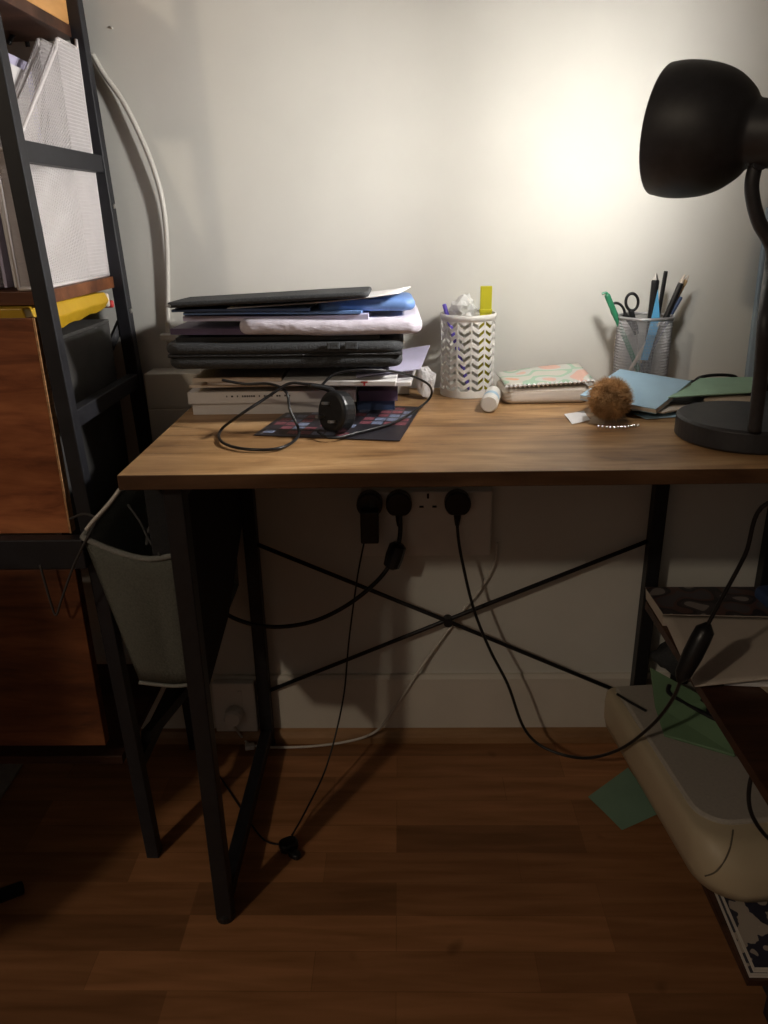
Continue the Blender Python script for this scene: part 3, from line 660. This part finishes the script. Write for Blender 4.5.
# one chair foot in view; unseen seat and backrest added to cast shade
f0 = at(22, 888, z=.012); sc = Vector((-.58, -.70, 0))
st = thing('desk_chair', 'black office chair, one foot showing at the lower left, unseen rest added to shade that corner', 'chair', sc)
a0 = math.atan2(f0.y-sc.y, f0.x-sc.x); rr = (f0-sc).length
for k in range(5):
    a1 = a0+k*2*PI/5; q_ = rr if k == 0 else rr*.9
    bm = new(); tube(bm, [(sc.x+q_*math.cos(a1), sc.y+q_*math.sin(a1), .0125), (sc.x+.03*math.cos(a1), sc.y+.03*math.sin(a1), .10)], lambda t: .011+.007*t, seg=12, smooth=False); obj('leg', bm, 'post', st, smooth=True)
obj('column', Lz([(.03, .085), (.03, .12), (.018, .13), (.018, .43)], sc, seg=24), 'post', st)
th = math.radians(59); fw = Vector((math.cos(th), math.sin(th), 0))
obj('added_seat', rbox((sc.x-.22, sc.y-.22, .43), (sc.x+.20, sc.y+.20, .50), .03, th), 'sleeve', st, smooth=True)
bc = sc-fw*.24
bm = rbox((-.24, -.025, .54), (.24, .025, 1.02), .024, 0)
for v in bm.verts:
    x, y = v.co.x, v.co.y; c_, s_ = math.cos(th-PI/2), math.sin(th-PI/2); v.co.x = bc.x+x*c_-y*s_; v.co.y = bc.y+x*s_+y*c_
obj('added_backrest', bm, 'sleeve', st, smooth=True)
bm = new(); bar(bm, bc+Vector((0, 0, .62))-fw*.028, Vector((bc.x, bc.y, .45))-fw*.028, .05, .012); bar(bm, Vector((bc.x, bc.y, .425))-fw*.03, Vector((sc.x, sc.y, .425)), .05, .012, mi=0); obj('back_support', bm, 'post', st)
# pale blue board behind the lamp
bm = new(); a = at(745, 384, y=-.03); b = at(764, 232, y=-.012)
hexa(bm, [(a.x, -.034, .7505), (1.25, -.034, .7505), (1.25, -.022, .7505), (a.x, -.022, .7505), (a.x+.002, -.016, 1.04), (1.25, -.016, 1.04), (1.25, -.004, 1.04), (a.x+.002, -.004, 1.04)])
meta(obj('notice_board', bm, 'bluepanel', bevel=.002), 'pale blue-grey board leaning on the wall behind the lamp pole', 'board')
# ------------------------------------------------------------ pile of books and cases
def book(label, a, b, cover, rz=0, group=None, spine=None, name='book', pagem='pages'):
    x0, y0, z0 = a; x1, y1, z1 = b; pv = ((x0+x1)/2, (y0+y1)/2, 0)
    t = thing(name, label, 'book', ((x0+x1)/2, (y0+y1)/2, z0), group)
    th = min(.0012, (z1-z0)*.15)
    obj('pages', Bx((x0+.002, y0+.0018, z0+th), (x1-.002, y1-.002, z1-th), rz, pv), pagem, t)
    bm = new(); box(bm, (x0, y0, z0), (x1, y1, z0+th), rz, 0, pv); box(bm, (x0, y0, z1-th), (x1, y1, z1), rz, 0, pv)
    box(bm, (x0, y0, z0+th), (x1, y0+.0015, z1-th), rz, 0, pv)       # spine towards the front
    obj('cover', bm, cover, t)
    if spine:
        bm = new(); R = random.Random(len(label)); x = x0+spine[0]
        while x < x0+spine[1]:
            w = R.uniform(.003, .006); box(bm, (x, y0-.0004, (z0+z1)/2+.001), (x+w*.5, y0+.0001, (z0+z1)/2+.0036), rz, 0, pv); x += w*.5+R.choice((.0012, .0012, .0012, .006))
        obj('spine_lettering', bm, 'black', t)
    return t
BG = 'books at the foot of the pile on the desk'
def zat(v, y=-.19): return at(270, v, y=y).z
zb = ZD+.0003
book('white-spined book lying at the very bottom of the pile, a little set back', (.018, -.186, zb), (.270, -.064, zb+.018), 'paper', 0, BG)
book('white-spined book with small dark lettering, second from the bottom', (.013, -.190, zb+.0183), (.275, -.064, zb+.036), 'paper', .01, BG, (.06, .16))
book('dark slim book at the right of the bottom of the pile', (.276, -.175, zb), (.335, -.064, zb+.016), 'navy', 0, BG)
book('dark grey slim book on the right above the slim dark book', (.279, -.178, zb+.0163), (.34, -.064, zb+.033), 'purple', 0, BG)
z = zb+.0372
def slab(name, quad, z0, z1, m, label, cat, wave=.0, seed=1, bevel=0, smooth=False, sol=None, dz=(0, 0, 0, 0), group=None):
    q = [(x, y, (z0+z1)/2+d) for (x, y), d in zip(quad, dz)]
    return meta(obj(name, sheet(q, 14, wave, seed), m, smooth=smooth, solid=sol or (z1-z0)), label, cat, group)
slab('magazine', [(.02, -.20), (.33, -.195), (.33, -.04), (.02, -.04)], z+.0084, z+.0124, 'creamp', 'thin cream magazine lying flat on the white books', 'magazine')
z1_ = z
slab('paper_stack', [(.05, -.205), (.36, -.235), (.375, -.05), (.05, -.04)], z+.013, z+.0185, 'paper', 'loose white papers sticking out to the right under the black case', 'papers', .0008, 4)
dz_ = z+.0135
dc = thing('booklet', 'white booklet with a red letter on its edge at the front of the pile', 'booklet', (.25, -.17, dz_))
bm = new(); hexa(bm, [(.17, -.246, dz_+.0062), (.338, -.262, dz_+.0062), (.345, -.09, dz_+.0062), (.175, -.07, dz_+.0062), (.17, -.246, dz_+.0135), (.338, -.262, dz_+.0135), (.345, -.09, dz_+.0135), (.175, -.07, dz_+.0135)])
obj('pages', bm, 'paper', dc, bevel=.001)
px_ = .292; py_ = -.246-.016*(px_-.17)/.168-.0004
bm = new(); box(bm, (px_-.005, py_-.0004, dz_+.0110), (px_+.005, py_+.0006, dz_+.0128), -.095); box(bm, (px_-.0012, py_-.0004, dz_+.0066), (px_+.0012, py_+.0006, dz_+.0110), -.095)
obj('red_letter', bm, 'red', dc)
slab('envelope', [(.28, -.24), (.375, -.2), (.395, -.06), (.27, -.05)], z+.0276, z+.0288, 'lilac', 'curled lilac-white envelope poking out right of the black case', 'envelope', .001, 9, dz=(0, .004, .016, 0))
slab('paper_stack', [(.03, -.215), (.165, -.215), (.165, -.05), (.03, -.05)], z+.0195, z+.0255, 'creamp', 'creased papers beneath the left half of the black case', 'papers', .0006, 12)
# black laptop case
zc0 = zat(368, -.25); zc1 = zat(343, -.25)
zc0 = max(zc0, z+.0295)
lc = thing('laptop_case', 'thick black zipped laptop case in the middle of the pile', 'case', (.175, -.15, zc0))
obj('body', rbox((.008, -.26, zc0), (.348, -.03, zc0+.019), .009, 0, .0007, 2), 'sleeve', lc, smooth=True)
lid = obj('lid', rbox((.004, -.262, zc0+.0205), (.350, -.03, zc1+.001), .011, 0, .0007, 2), 'sleeve', lc, smooth=True)
bm = rbox((.009, -.2605, zc0+.0175), (.348, -.032, zc0+.0222), .002, 0, .0006, 2); obj('zip', bm, 'zipper', lc, smooth=True)
for u in (334, 352):
    p = at(u, 345, y=-.262); obj('loop_tab', Bx((p.x-.010, -.266, zc1-.008), (p.x+.008, -.2625, zc1+.0025)), 'case2', lid, bevel=.001)
zz = zc1+.0018
slab('folder', [(.02, -.245), (.315, -.25), (.315, -.05), (.02, -.04)], zz+.0005, zz+.0065, 'rubber', 'flat black folder lying on top of the thick laptop case', 'folder', .0003, 3)
slab('folder', [(.012, -.24), (.20, -.245), (.2, -.04), (.015, -.04)], zz+.0078, zz+.0165, 'purple', 'dark purple folder at the left under the lilac papers', 'folder', .0006, 5, dz=(.002, 0, 0, 0))
bm = rbox((.112, -.258, zz+.008), (.375, -.04, zz+.030), .0095, .02, .0028, 6)
meta(obj('padded_envelope', bm, 'mailer', smooth=True), 'crinkled white padded envelope bulging out on the right of the pile', 'envelope')
z3 = zz+.0325
slab('paper_stack', [(.03, -.23), (.30, -.25), (.30, -.05), (.03, -.05)], z3-.004, z3+.003, 'lilac', 'lilac-tinted papers on top of the white padded envelope', 'papers', .0008, 8, dz=(-.002, 0, 0, 0))
slab('folder', [(.035, -.245), (.29, -.252), (.30, -.13), (.035, -.12)], z3+.005, z3+.0085, 'blue', 'bright blue card folder at the left above the lilac papers', 'folder', .0008, 10, dz=(0, 0, -.001, -.001))
bm = rbox((.225, -.235, z3+.0055), (.366, -.115, z3+.0225), .008, .03, .0006, 9)
meta(obj('folder', bm, 'blue', smooth=True), 'thick rounded blue folder sticking out at the upper right of the pile', 'folder')
slab('folder', [(.02, -.25), (.218, -.255), (.22, -.12), (.02, -.12)], z3+.0103, z3+.0138, 'navy', 'navy folder lying directly below the topmost black sleeve', 'folder', .0005, 10, dz=(0, 0, -.001, -.001))
bm = sheet([(.10, -.25, z3+.0150), (.345, -.243, z3+.0238), (.362, -.15, z3+.0238), (.10, -.12, z3+.0140)], 12, .0004, 13, .008)
meta(obj('paper_sheet', bm, 'paper', smooth=True, solid=.0015), 'white sheet with a turned-up corner at the top right of the pile', 'paper')
bm = rbox((.016, -.262, z3+.0162), (.302, -.135, z3+.0242), .004, 0, .0006, 14)
for v in bm.verts: v.co.z += (v.co.x-.006)*.040+.0006-.03*(v.co.y+.262)
sl = thing('laptop_sleeve', 'thin black fabric sleeve topmost on the pile', 'sleeve', (.15, -.2, z3+.017))
obj('body', bm, 'sleeve', sl, smooth=True)
bm = T([(.022, -.263, z3+.021), (.016, -.25, z3+.021), (.020, -.23, z3+.021)], .002); obj('zip_pull', bm, 'metal', sl)
# leaflet
q = [at(254, 436, z=ZD), at(400, 442, z=ZD), at(421, 408, z=ZD), at(300, 404, z=ZD)]
lf = thing('leaflet', 'glossy dark leaflet with red and blue print under the black plug', 'leaflet', (q[0].x+.08, q[0].y+.05, ZD))
L4 = [Vector((p.x, p.y, ZD+.0012)) for p in q]
bm = Pr(L4, (0, 0, .0008)); obj('sheet', bm, mat('leaflet_black', (.03, .028, .035), .3, .1, 20), lf)
for nm_, mm_, par in (('blue_print', mat('leaflet_blue', (.20, .24, .36), .35, .5, 300), 0), ('red_print', mat('leaflet_red', (.24, .08, .10), .35, .6, 300), 1)):
    bm = new(); R = random.Random(4+par)
    for i_ in range(11):
        for j_ in range(8):
            if (i_//2+j_//2+(j_ % 2 if i_ % 3 else 0)) % 2 != par or R.random() < .18 or (i_ > 6 and j_ < 3): continue
            f4 = []
            for ds, dt in ((.06, .1), (.94, .1), (.94, .82), (.06, .82)):
                s_, t_ = .03+(i_+ds)*.086, .05+(j_+dt)*.115
                f4.append(L4[0]*(1-s_)*(1-t_)+L4[1]*s_*(1-t_)+L4[2]*s_*t_+L4[3]*(1-s_)*t_+Vector((0, 0, .0008)))
            prism(bm, f4, (0, 0, .0001))
    obj(nm_, bm, mm_, lf)
# loose plug with its cable
c0 = at(337, 412, z=ZD+.032)
lp = thing('plug', 'big black three-pin plug with pins showing, lying on the dark leaflet', 'plug', (c0.x, c0.y, ZD+.002))
pax = Vector((-.55, -.80, .18)).normalized()
bm = new(); u = Vector((.82, -.55, 0)).normalized(); w = pax.cross(u).normalized(); w = w if w.z > 0 else -w; pts = []
for k in range(28):
    a_ = 2*PI*k/28; pts.append(c0+u*.0255*math.cos(a_)+w*.0300*max(-.92, math.sin(a_))-pax*.014)
prism(bm, pts, pax*.028); obj('body', bm, 'rubber', lp, bevel=.006)
for du, dw in ((-.004, .012), (-.013, -.008), (.009, -.012)):
    bm = new(); s0 = c0+u*du+w*dw+pax*.014; bar(bm, s0, s0+pax*.014, .0045, .0035); obj('pin', bm, 'metal', lp)
cb = [c0+w*.02-u*.010-pax*.004, c0+w*.033-u*.020, at(305, 384, y=-.30), at(288, 384, y=-.30), at(266, 398, y=-.31), at(240, 415, y=-.33), at(221, 430, z=ZD+.004), at(222, 442, z=ZD+.004), at(245, 449, z=ZD+.004), at(280, 448, z=ZD+.004), at(299, 434, z=ZD+.006), at(290, 410, y=-.31), at(286, 392, y=-.30), at(270, 384, y=-.28), at(245, 384, y=-.27), at(222, 380, y=-.268)]
lead = thing('plug_lead', 'thin black lead looping over the front of the pile from the loose plug', 'cable', (c0.x, c0.y-.02, ZD))
obj('strain_relief', T([c0+w*.022-u*.008, c0+w*.030-u*.017, at(309, 385, y=-.305)], lambda t: .0062-.003*t, seg=10), 'rubber', lead, smooth=True)
obj('lead', T(cb[1:], .0021), 'rubber', lead, smooth=True)
cb2 = [at(318, 432, z=ZD+.01), at(332, 438, z=ZD+.006), at(360, 432, z=ZD+.006), at(395, 422, z=ZD+.006), at(420, 407, z=ZD+.006), at(431, 396, y=-.16), at(429, 385, y=-.18), at(412, 376, y=-.21), at(390, 371, y=-.25), at(360, 370, y=-.27), at(335, 374, y=-.272), at(322, 385, y=-.28)]
obj('lead', T(cb2, .0019), 'rubber', lead, smooth=True)
# crumpled tissue
p = at(426, 399, z=ZD)
bm = crumple((p.x, p.y+.006, ZD+.024), (.021, .017, .031), 5)
mn = min(v.co.z for v in bm.verts)
for v in bm.verts: v.co.z += ZD+.0003-mn
meta(obj('crumpled_tissue', bm, 'paper'), 'crumpled white tissue on the desk between the pile and white holder', 'tissue')
# ------------------------------------------------------------ white chevron holder
HC = Vector((.4585, -.053, ZD)); HR = .0455; HH = at(466, 316, y=HC.y-HR).z-ZD
wh = thing('pen_holder', 'white metal pen holder with cut-out chevrons left of the napkins', 'pen holder', HC)
obj('base_ring', Lz([(0, .0005), (HR, .0005), (HR, .012), (HR-.0015, .012), (HR-.0015, .002), (0, .002)], HC, seg=56, caps=False), 'white', wh)
bm = new(); lathe(bm, [(HR-.0015, HH-.010), (HR, HH-.010), (HR+.0012, HH-.004), (HR+.0008, HH), (HR-.0015, HH)], HC, seg=56, caps=False); obj('rim', bm, 'white', wh, smooth=True)
bm = new(); NC = 12; rows = 9; z0 = .010; z1 = HH-.008; pt = (z1-z0)/rows
def cyl(a, z, r): return HC+Vector((r*math.cos(a), r*math.sin(a), z))
for i in range(NC):
    a0 = 2*PI*i/NC+.05; a1 = a0+2*PI/NC; am = (a0+a1)/2; wr = .030
    for aa, z_lo, z_hi in ((a0, z0, z1),):
        hexa(bm, [cyl(aa-wr, z_lo, HR-.0015), cyl(aa+wr, z_lo, HR-.0015), cyl(aa+wr, z_lo, HR), cyl(aa-wr, z_lo, HR), cyl(aa-wr, z_hi, HR-.0015), cyl(aa+wr, z_hi, HR-.0015), cyl(aa+wr, z_hi, HR), cyl(aa-wr, z_hi, HR)])
    for j in range(-1, rows+1):
        zc_ = z0+(j+.6)*pt; hb = pt*.27; dv = pt*.62
        for s0, s1, za, zb_ in ((a0, am, zc_+dv, zc_), (am, a1, zc_, zc_+dv)):
            f = []
            for (aa, zz_) in ((s0, za-hb), (s1, zb_-hb), (s1, zb_+hb), (s0, za+hb)):
                f.append((aa, max(z0-.002, min(z1+.002, zz_))))
            if abs(f[0][1]-f[3][1]) < 1e-4 and abs(f[1][1]-f[2][1]) < 1e-4: continue
            hexa(bm, [cyl(a, z, HR-.0015) for a, z in f]+[cyl(a, z, HR-.0002) for a, z in f])
obj('chevron_wall', bm, 'white', wh)
def rod(name, label, p, q, r, m, cat='pen', tip=None, tipm=None, cap=None, capm=None, group=None, seg=12):
    p, q = Vector(p), Vector(q); d = q-p; L_ = d.length
    t = thing(name, label, cat, p, group)
    bl = obj('barrel', Lz([(r*.45, 0), (r, r*1.6), (r, L_-.002), (r*.85, L_)], p, d, seg), m, t)
    if cap: obj('cap', Lz([(r*1.12, 0), (r*1.12, cap-.002), (r*.9, cap)], p+d.normalized()*(L_-cap+.001), d, seg), capm, bl)
    if tip: obj('tip', Lz([(r*.8, 0), (r*.25, tip)], p+d.normalized()*L_, d, seg), tipm, bl)
    return t
PG = 'pens standing in the pots'
p = at(486, 300, y=HC.y); 
bm = Bx((p.x-.0095, HC.y-.003, ZD+.006), (p.x+.0095, HC.y+.004, at(486, 286, y=HC.y).z))
rl = thing('highlighter', 'flat yellow highlighter upright in the white chevron holder', 'highlighter', (p.x, HC.y, ZD+.003)); obj('body', bm, 'ypen', rl, bevel=.001)
obj('shoulder', Bx((p.x-.0105, HC.y-.0045, at(486, 313, y=HC.y).z), (p.x+.0105, HC.y+.0055, at(486, 309, y=HC.y).z)), 'ypen', rl, bevel=.001)
rod('pen', 'violet pen at the left side inside the white chevron holder', HC+Vector((.004, -.01, .006)), at(444, 304, y=HC.y-.004), .0035, 'violet')
bm = crumple((HC.x-.008, HC.y, ZD+HH+.006), (.026, .022, .028), 21, 3, .8)
meta(obj('plastic_wrap', bm, 'film'), 'crumpled clear plastic wrap stuffed into the white chevron holder', 'wrap')
# tube
a, b = at(489, 404, z=ZD+.0145), at(497, 384, z=ZD+.0145); a.z = b.z = ZD+.0142
ct = thing('glue_stick', 'white cylindrical stick with a pale blue band in front of the white holder', 'glue stick', (a.x, a.y, ZD))
d = b-a; 
obj('cap', Lz([(.0, 0), (.0115, 0), (.0135, .003), (.0135, .022)], a, d, 28, caps=False), 'white', ct, smooth=False)
obj('barrel', Lz([(.013, .0222), (.013, .040), (.0, .040)], a, d, 28, caps=False), 'pale_blue', ct)
obj('tail', Lz([(.013, .0402), (.013, .075), (.0, .075)], a, d, 28, caps=False), 'white', ct)
# napkins
nk = thing('napkin_pack', 'thick pack of folded napkins with a green and orange flower print', 'napkins', (.575, -.09, ZD))
x0, x1, y0, y1 = .508, .650, -.142, -.05
bm = rbox((x0, y0, ZD+.0004), (x1, y1, ZD+.0265), .008, .03, .0005, 2); obj('folded_stack', bm, mat('napkin_edges', (.60, .54, .48), .9, .12, 12, .2, stretch=(1, 1, 40)), nk, smooth=True)
bm = new()
for k in range(3): 
    zk = ZD+.008+.006*k
    tube(bm, [(x0+.004, y0-.0012, zk), ((x0+x1)/2, y0-.0012+.002, zk+.0005), (x1-.006, y0+.0025, zk)], .0006, n=3)
obj('fold_lines', bm, 'tan', nk)
bm = sheet([(x0+.004, y0-.003, ZD+.029), (x1+.004, y0+.004, ZD+.035), (x1-.002, y1, ZD+.046), (x0+.0, y1, ZD+.034)], 14, .0014, 8)
obj('printed_top', bm, 'napkin', nk, smooth=True, solid=.0022)
bm = new()
for k in range(20):
    s = k/19; zz_ = ZD+.0290+.006*s; xx = x0+.006+(x1-x0-.004)*s; yy = y0-.0045+.007*s
    lathe(bm, [(.0001, -.0034), (.0036, 0), (.0001, .0034)], (xx, yy, zz_+.0006), (0, .3, 1), 6)
obj('scalloped_edge', bm, 'paper', nk)
# pompom
PPc = at(610, 398, y=-.262); PPc.z = ZD+.0345
pm = thing('pompom_keyring', 'fluffy ginger pompom keyring sitting at the front of the papers', 'pompom', (PPc.x, PPc.y, ZD))
bm = new(); R = random.Random(3)
bmesh.ops.create_icosphere(bm, subdivisions=3, radius=.0235)
for v in bm.verts: v.co += PPc
for k in range(6500):
    d = Vector((R.gauss(0, 1), R.gauss(0, 1), R.gauss(0, 1))).normalized(); tw = Vector((R.gauss(0, 1), R.gauss(0, 1), R.gauss(0, 1)))*.34
    s = d.orthogonal().normalized()*.0006; t_ = d.cross(s).normalized()*.0006
    b0 = PPc+d*.022; e = PPc+(d+tw).normalized()*R.uniform(.0270, .0365); e.z = max(e.z, ZD+.0006)
    m_ = (b0+e)/2+tw*.001
    v0, v1, v2, v3 = bm.verts.new(b0+s), bm.verts.new(b0-s+t_), bm.verts.new(b0-s-t_), bm.verts.new(e)
    bm.faces.new((v0, v1, v3)); bm.faces.new((v1, v2, v3)); bm.faces.new((v2, v0, v3))
obj('fur_ball', bm, 'fur', pm)
bm = new()
for k in range(12):
    p = PPc+Vector((-.022+.0052*k, -.034-.006*math.sin(k*.35), 0)); p.z = ZD+.0024
    bmesh.ops.create_icosphere(bm, subdivisions=1, radius=.0022, matrix=Matrix.Translation(p))
obj('bead_chain', bm, 'metal', pm)
q = [at(564, 415, z=ZD), at(572, 425, z=ZD), at(590, 421, z=ZD), at(584, 412, z=ZD)]
bm = sheet([(p.x, p.y, ZD+.001) for p in q], 4, .0004, 2); meta(obj('paper_slip', bm, 'paper', solid=.0006), 'small white slip of paper on the desk in front of the pompom', 'paper')
q = [at(588, 424, z=ZD), at(604, 425, z=ZD), at(606, 419, z=ZD), at(592, 418, z=ZD)]
bm = sheet([(p.x, p.y, ZD+.001) for p in q], 4, .0003, 2); meta(obj('paper_tag', bm, 'tan', solid=.0006), 'tiny tan tag on the desk beneath the pompom', 'tag')
# ------------------------------------------------------------ papers by the lamp
def flat(name, px, z, th, m, label, cat, wave=.0003, seed=1, dz=None):
    q = [at(u, v, z=z+(dz[i] if dz else 0)) for i, (u, v) in enumerate(px)]
    return meta(obj(name, sheet(q, 8, wave, seed), m, solid=th), label, cat)
flat('paper_sheet', [(634, 414), (646, 419), (690, 416), (676, 409)], ZD+.0015, .001, 'pale_blue', 'pale blue-white sheet lying lowest under the blue notebook', 'paper')
flat('folder', [(618, 412), (700, 412), (740, 398), (640, 396)], ZD+.0045, .003, 'sleeve', 'thin black folder under the cream paper near the lamp base', 'folder')
flat('paper_sheet', [(632, 410), (664, 413), (712, 403), (690, 396)], ZD+.0085, .002, 'creamp', 'cream sheet slanting out below the blue notebook', 'paper', dz=(0, 0, .003, .003))
flat('folder', [(660, 403), (768, 405), (768, 392), (690, 390)], ZD+.0145, .003, 'rubber', 'black folder directly below the pale green card', 'folder', .0003, 4)
flat('booklet', [(704, 400), (756, 408), (762, 398), (716, 395)], ZD+.0185, .004, 'tan', 'tan booklet tucked between the green card and lamp base', 'booklet', .0002, 6)
flat('card', [(668, 398), (764, 392), (768, 377), (700, 379)], ZD+.025, .0015, 'green', 'pale green card lying flat behind the lamp base', 'card', .0006, 5, dz=(0, 0, .003, .002))
flat('card', [(770, 404), (775, 408), (800, 404), (790, 396)], ZD+.0145+.004, .002, 'ypen', 'yellow card just right of the lamp pole', 'card')
nb = thing('notebook', 'pale blue notebook propped at a slant against the grey pen pot', 'notebook', at(655, 405, z=ZD+.03))
n0, n1, n2, n3 = at(632, 403, z=ZD+.020), at(656, 409, z=ZD+.018), at(691, 381, z=ZD+.034), at(620, 369, z=ZD+.046)
nr = (n1-n0).cross(n3-n0).normalized(); nr = nr if nr.z > 0 else -nr
n0 = n1+n3-n2
bm = Pr([n0-nr*.0012, n1-nr*.0012, n2-nr*.0012, n3-nr*.0012], -nr*.0055); obj('pages', bm, 'pages', nb)
bm = new(); prism(bm, [n0, n1, n2, n3], -nr*.0011); prism(bm, [p-nr*.0068 for p in (n0, n1, n2, n3)], -nr*.0011); obj('cover', bm, 'pale_blue', nb)
gl = thing('glasses_case', 'black zipped pouch with a loop lying behind the green card', 'pouch', (.87, -.06, ZD))
bm = rbox((.83, -.085, ZD+.0003), (.985, -.038, ZD+.016), .007, 0, .001, 3); obj('body', bm, 'sleeve', gl, smooth=True)
obj('loop', T([(.835, -.07, ZD+.012), (.845, -.075, ZD+.026), (.875, -.075, ZD+.030), (.905, -.07, ZD+.026), (.915, -.065, ZD+.014)], .0028), 'rubber', gl, smooth=True)
p = at(592, 386, z=ZD+.01); bm = Lz([(.006, 0), (.006, .016)], (p.x, -.135, ZD+.0065), (1, .2, 0), 14)
for v in bm.verts: pass
meta(obj('bottle_cap', bm, 'bluecap'), 'small blue cap between the napkins and the pompom', 'cap')
# ------------------------------------------------------------ grey mesh pot
MC = Vector((.758, -.062, ZD)); MR = .044
zt = at(642, 320, y=MC.y-MR).z; MC.x = at(642, 350, y=MC.y).x
mp_ = thing('pen_pot', 'grey wire-mesh pen pot full of pens beside the blue notebook', 'pen holder', MC)
bm = new(); NX, NZ = 120, 52; g = []
for j in range(NZ+1): g.append([bm.verts.new(MC+Vector((MR*math.cos(2*PI*i/NX+.5*(j % 2)*2*PI/NX), MR*math.sin(2*PI*i/NX+.5*(j % 2)*2*PI/NX), .003+(zt-ZD-.004)*j/NZ))) for i in range(NX)])
for j in range(NZ):
    for i in range(NX): bm.faces.new((g[j][i], g[j][(i+1) % NX], g[j+1][(i+1) % NX], g[j+1][i]))
o = obj('mesh_wall', bm, 'gmesh', mp_); w_ = o.modifiers.new('wire', 'WIREFRAME'); w_.thickness = .00085; w_.use_even_offset = False
bm = new()
for z_ in (zt,): tube(bm, [MC+Vector((MR*math.cos(2*PI*i/40), MR*math.sin(2*PI*i/40), z_-ZD)) for i in range(41)], .0024, smooth=False)
obj('rim', bm, 'gmesh', mp_, smooth=True)
obj('bottom', Lz([(.0, .0004), (MR, .0004), (MR, .006), (.0, .006)], MC, seg=40, caps=False), 'gmesh', mp_)
def inpot(du, dv, z=.008): return MC+Vector((du, dv, z))
rod('pen', 'green capped pen leaning left in the grey mesh pot', inpot(.012, 0), at(607, 295, y=MC.y), .0042, 'gpen', cap=.045, capm='gpen')
obj('clip_end', T([at(602, 294, y=MC.y), at(606, 293, y=MC.y), at(610, 297, y=MC.y)], .0022), 'gpen', None).name = 'pen_clip'
x_ = bpy.data.objects['pen_clip']; meta(x_, 'small green clip on top of the leaning green pen', 'clip')
# scissors
sc_ = thing('scissors', 'scissors with black oval handles standing in the grey mesh pot', 'scissors', inpot(0, -.01))
def oval(cu, cv, ru, rv, y, tilt=0, r=.0026):
    P = []
    for k in range(25):
        a = 2*PI*k/24; du, dv = ru*math.cos(a), rv*math.sin(a); c_, s_ = math.cos(tilt), math.sin(tilt)
        P.append(at(cu+du*c_-dv*s_, cv+du*s_+dv*c_, y=y))
    return P
bm = new(); tube(bm, oval(632, 302, 6.2, 8.5, MC.y-.006), .0024, n=2); tube(bm, [at(631, 310, y=MC.y-.006), at(633, 319, y=MC.y-.005), at(636, 330, y=MC.y-.004)], .0048)
obj('handle', bm, 'rubber', sc_, smooth=True)
bm = new(); tube(bm, oval(618, 311, 6, 8.5, MC.y+.004, -.5), .0022, n=2); tube(bm, [at(624, 314, y=MC.y+.004), at(632, 324, y=MC.y+.002), at(637, 334, y=MC.y)], .0045)
obj('handle', bm, 'rubber', sc_, smooth=True)
bm = new(); p0, p1 = at(636, 330, y=MC.y-.004), inpot(.004, -.006, .012); bar(bm, p0, p1, .008, .0015); obj('blade', bm, 'metal', sc_)
rod('marker', 'thick black marker upright in the middle of the grey mesh pot', inpot(.006, -.012), at(655.5, 280, y=MC.y-.004), .0062, 'rubber', tip=.010, tipm='metal')
rod('pen', 'slim black pen standing tallest in the grey mesh pot', inpot(.014, .004), at(666, 271, y=MC.y+.004), .0034, 'rubber')
rod('paintbrush', 'black-handled brush with cream tip leaning right in the grey mesh pot', inpot(-.004, .006), at(681, 283, y=MC.y+.004), .0046, 'rubber', tip=.014, tipm='creamp')
rod('pencil', 'brown wooden pencil leaning furthest right in the grey mesh pot', inpot(-.012, .014), at(686, 280, y=MC.y+.014), .0036, 'woodpencil', tip=.008, tipm='creamp')
rod('pen', 'blue pen leaning right in front of the pencil in the grey pot', inpot(-.016, -.004), at(681, 297, y=MC.y+.010), .0032, 'navy')
bm = new(); P3 = [at(658, 290, y=MC.y-.014), at(650, 325, y=MC.y-.016), at(641, 360, y=MC.y-.018), at(648, 360, y=MC.y-.018), at(660, 322, y=MC.y-.014)]
prism(bm, P3, (0, .002, 0)); meta(obj('set_square', bm, 'skyp'), 'sky blue plastic set square slotted into the grey mesh pot', 'set square')
rod('pencil', 'pale pencil leaning low across the inside of the grey mesh pot', inpot(-.036, -.012), at(659, 322, y=MC.y-.012), .0030, 'creamp')
# ------------------------------------------------------------ light
def lamp_light(name, kind, loc, energy, col, size, aim=None, **k):
    l = bpy.data.lights.new(name, kind); l.energy = energy; l.color = col
    if hasattr(l, 'shadow_soft_size'): l.shadow_soft_size = size
    o = link(bpy.data.objects.new(name, l)); o.location = loc
    if aim is not None: o.rotation_euler = Vector(aim).to_track_quat('-Z', 'Y').to_euler()
    for a_, b_ in k.items(): setattr(l, a_, b_)
    return o
LA = Vector((-math.cos(math.radians(-5)), math.sin(math.radians(-5)), .02))
lamp_light('desk_lamp_beam', 'SPOT', LP, 19.5, (1, .965, .915), .03, LA, spot_size=math.radians(124), spot_blend=1)
lamp_light('desk_lamp_bulb', 'POINT', LP, 5.0, (1, .965, .915), .03)
lamp_light('room_lamp', 'POINT', (-1.36, -2.80, 2.30), 50, (1, .83, .63), .06)
w = bpy.data.worlds.new('world'); bpy.context.scene.world = w; w.use_nodes = True
w.node_tree.nodes['Background'].inputs[0].default_value = (.02, .02, .025, 1); w.node_tree.nodes['Background'].inputs[1].default_value = .1
vs = bpy.context.scene.view_settings
vs.view_transform = 'Standard'; vs.look = 'None'; vs.gamma = 1; vs.use_curve_mapping = False; vs.exposure = 0
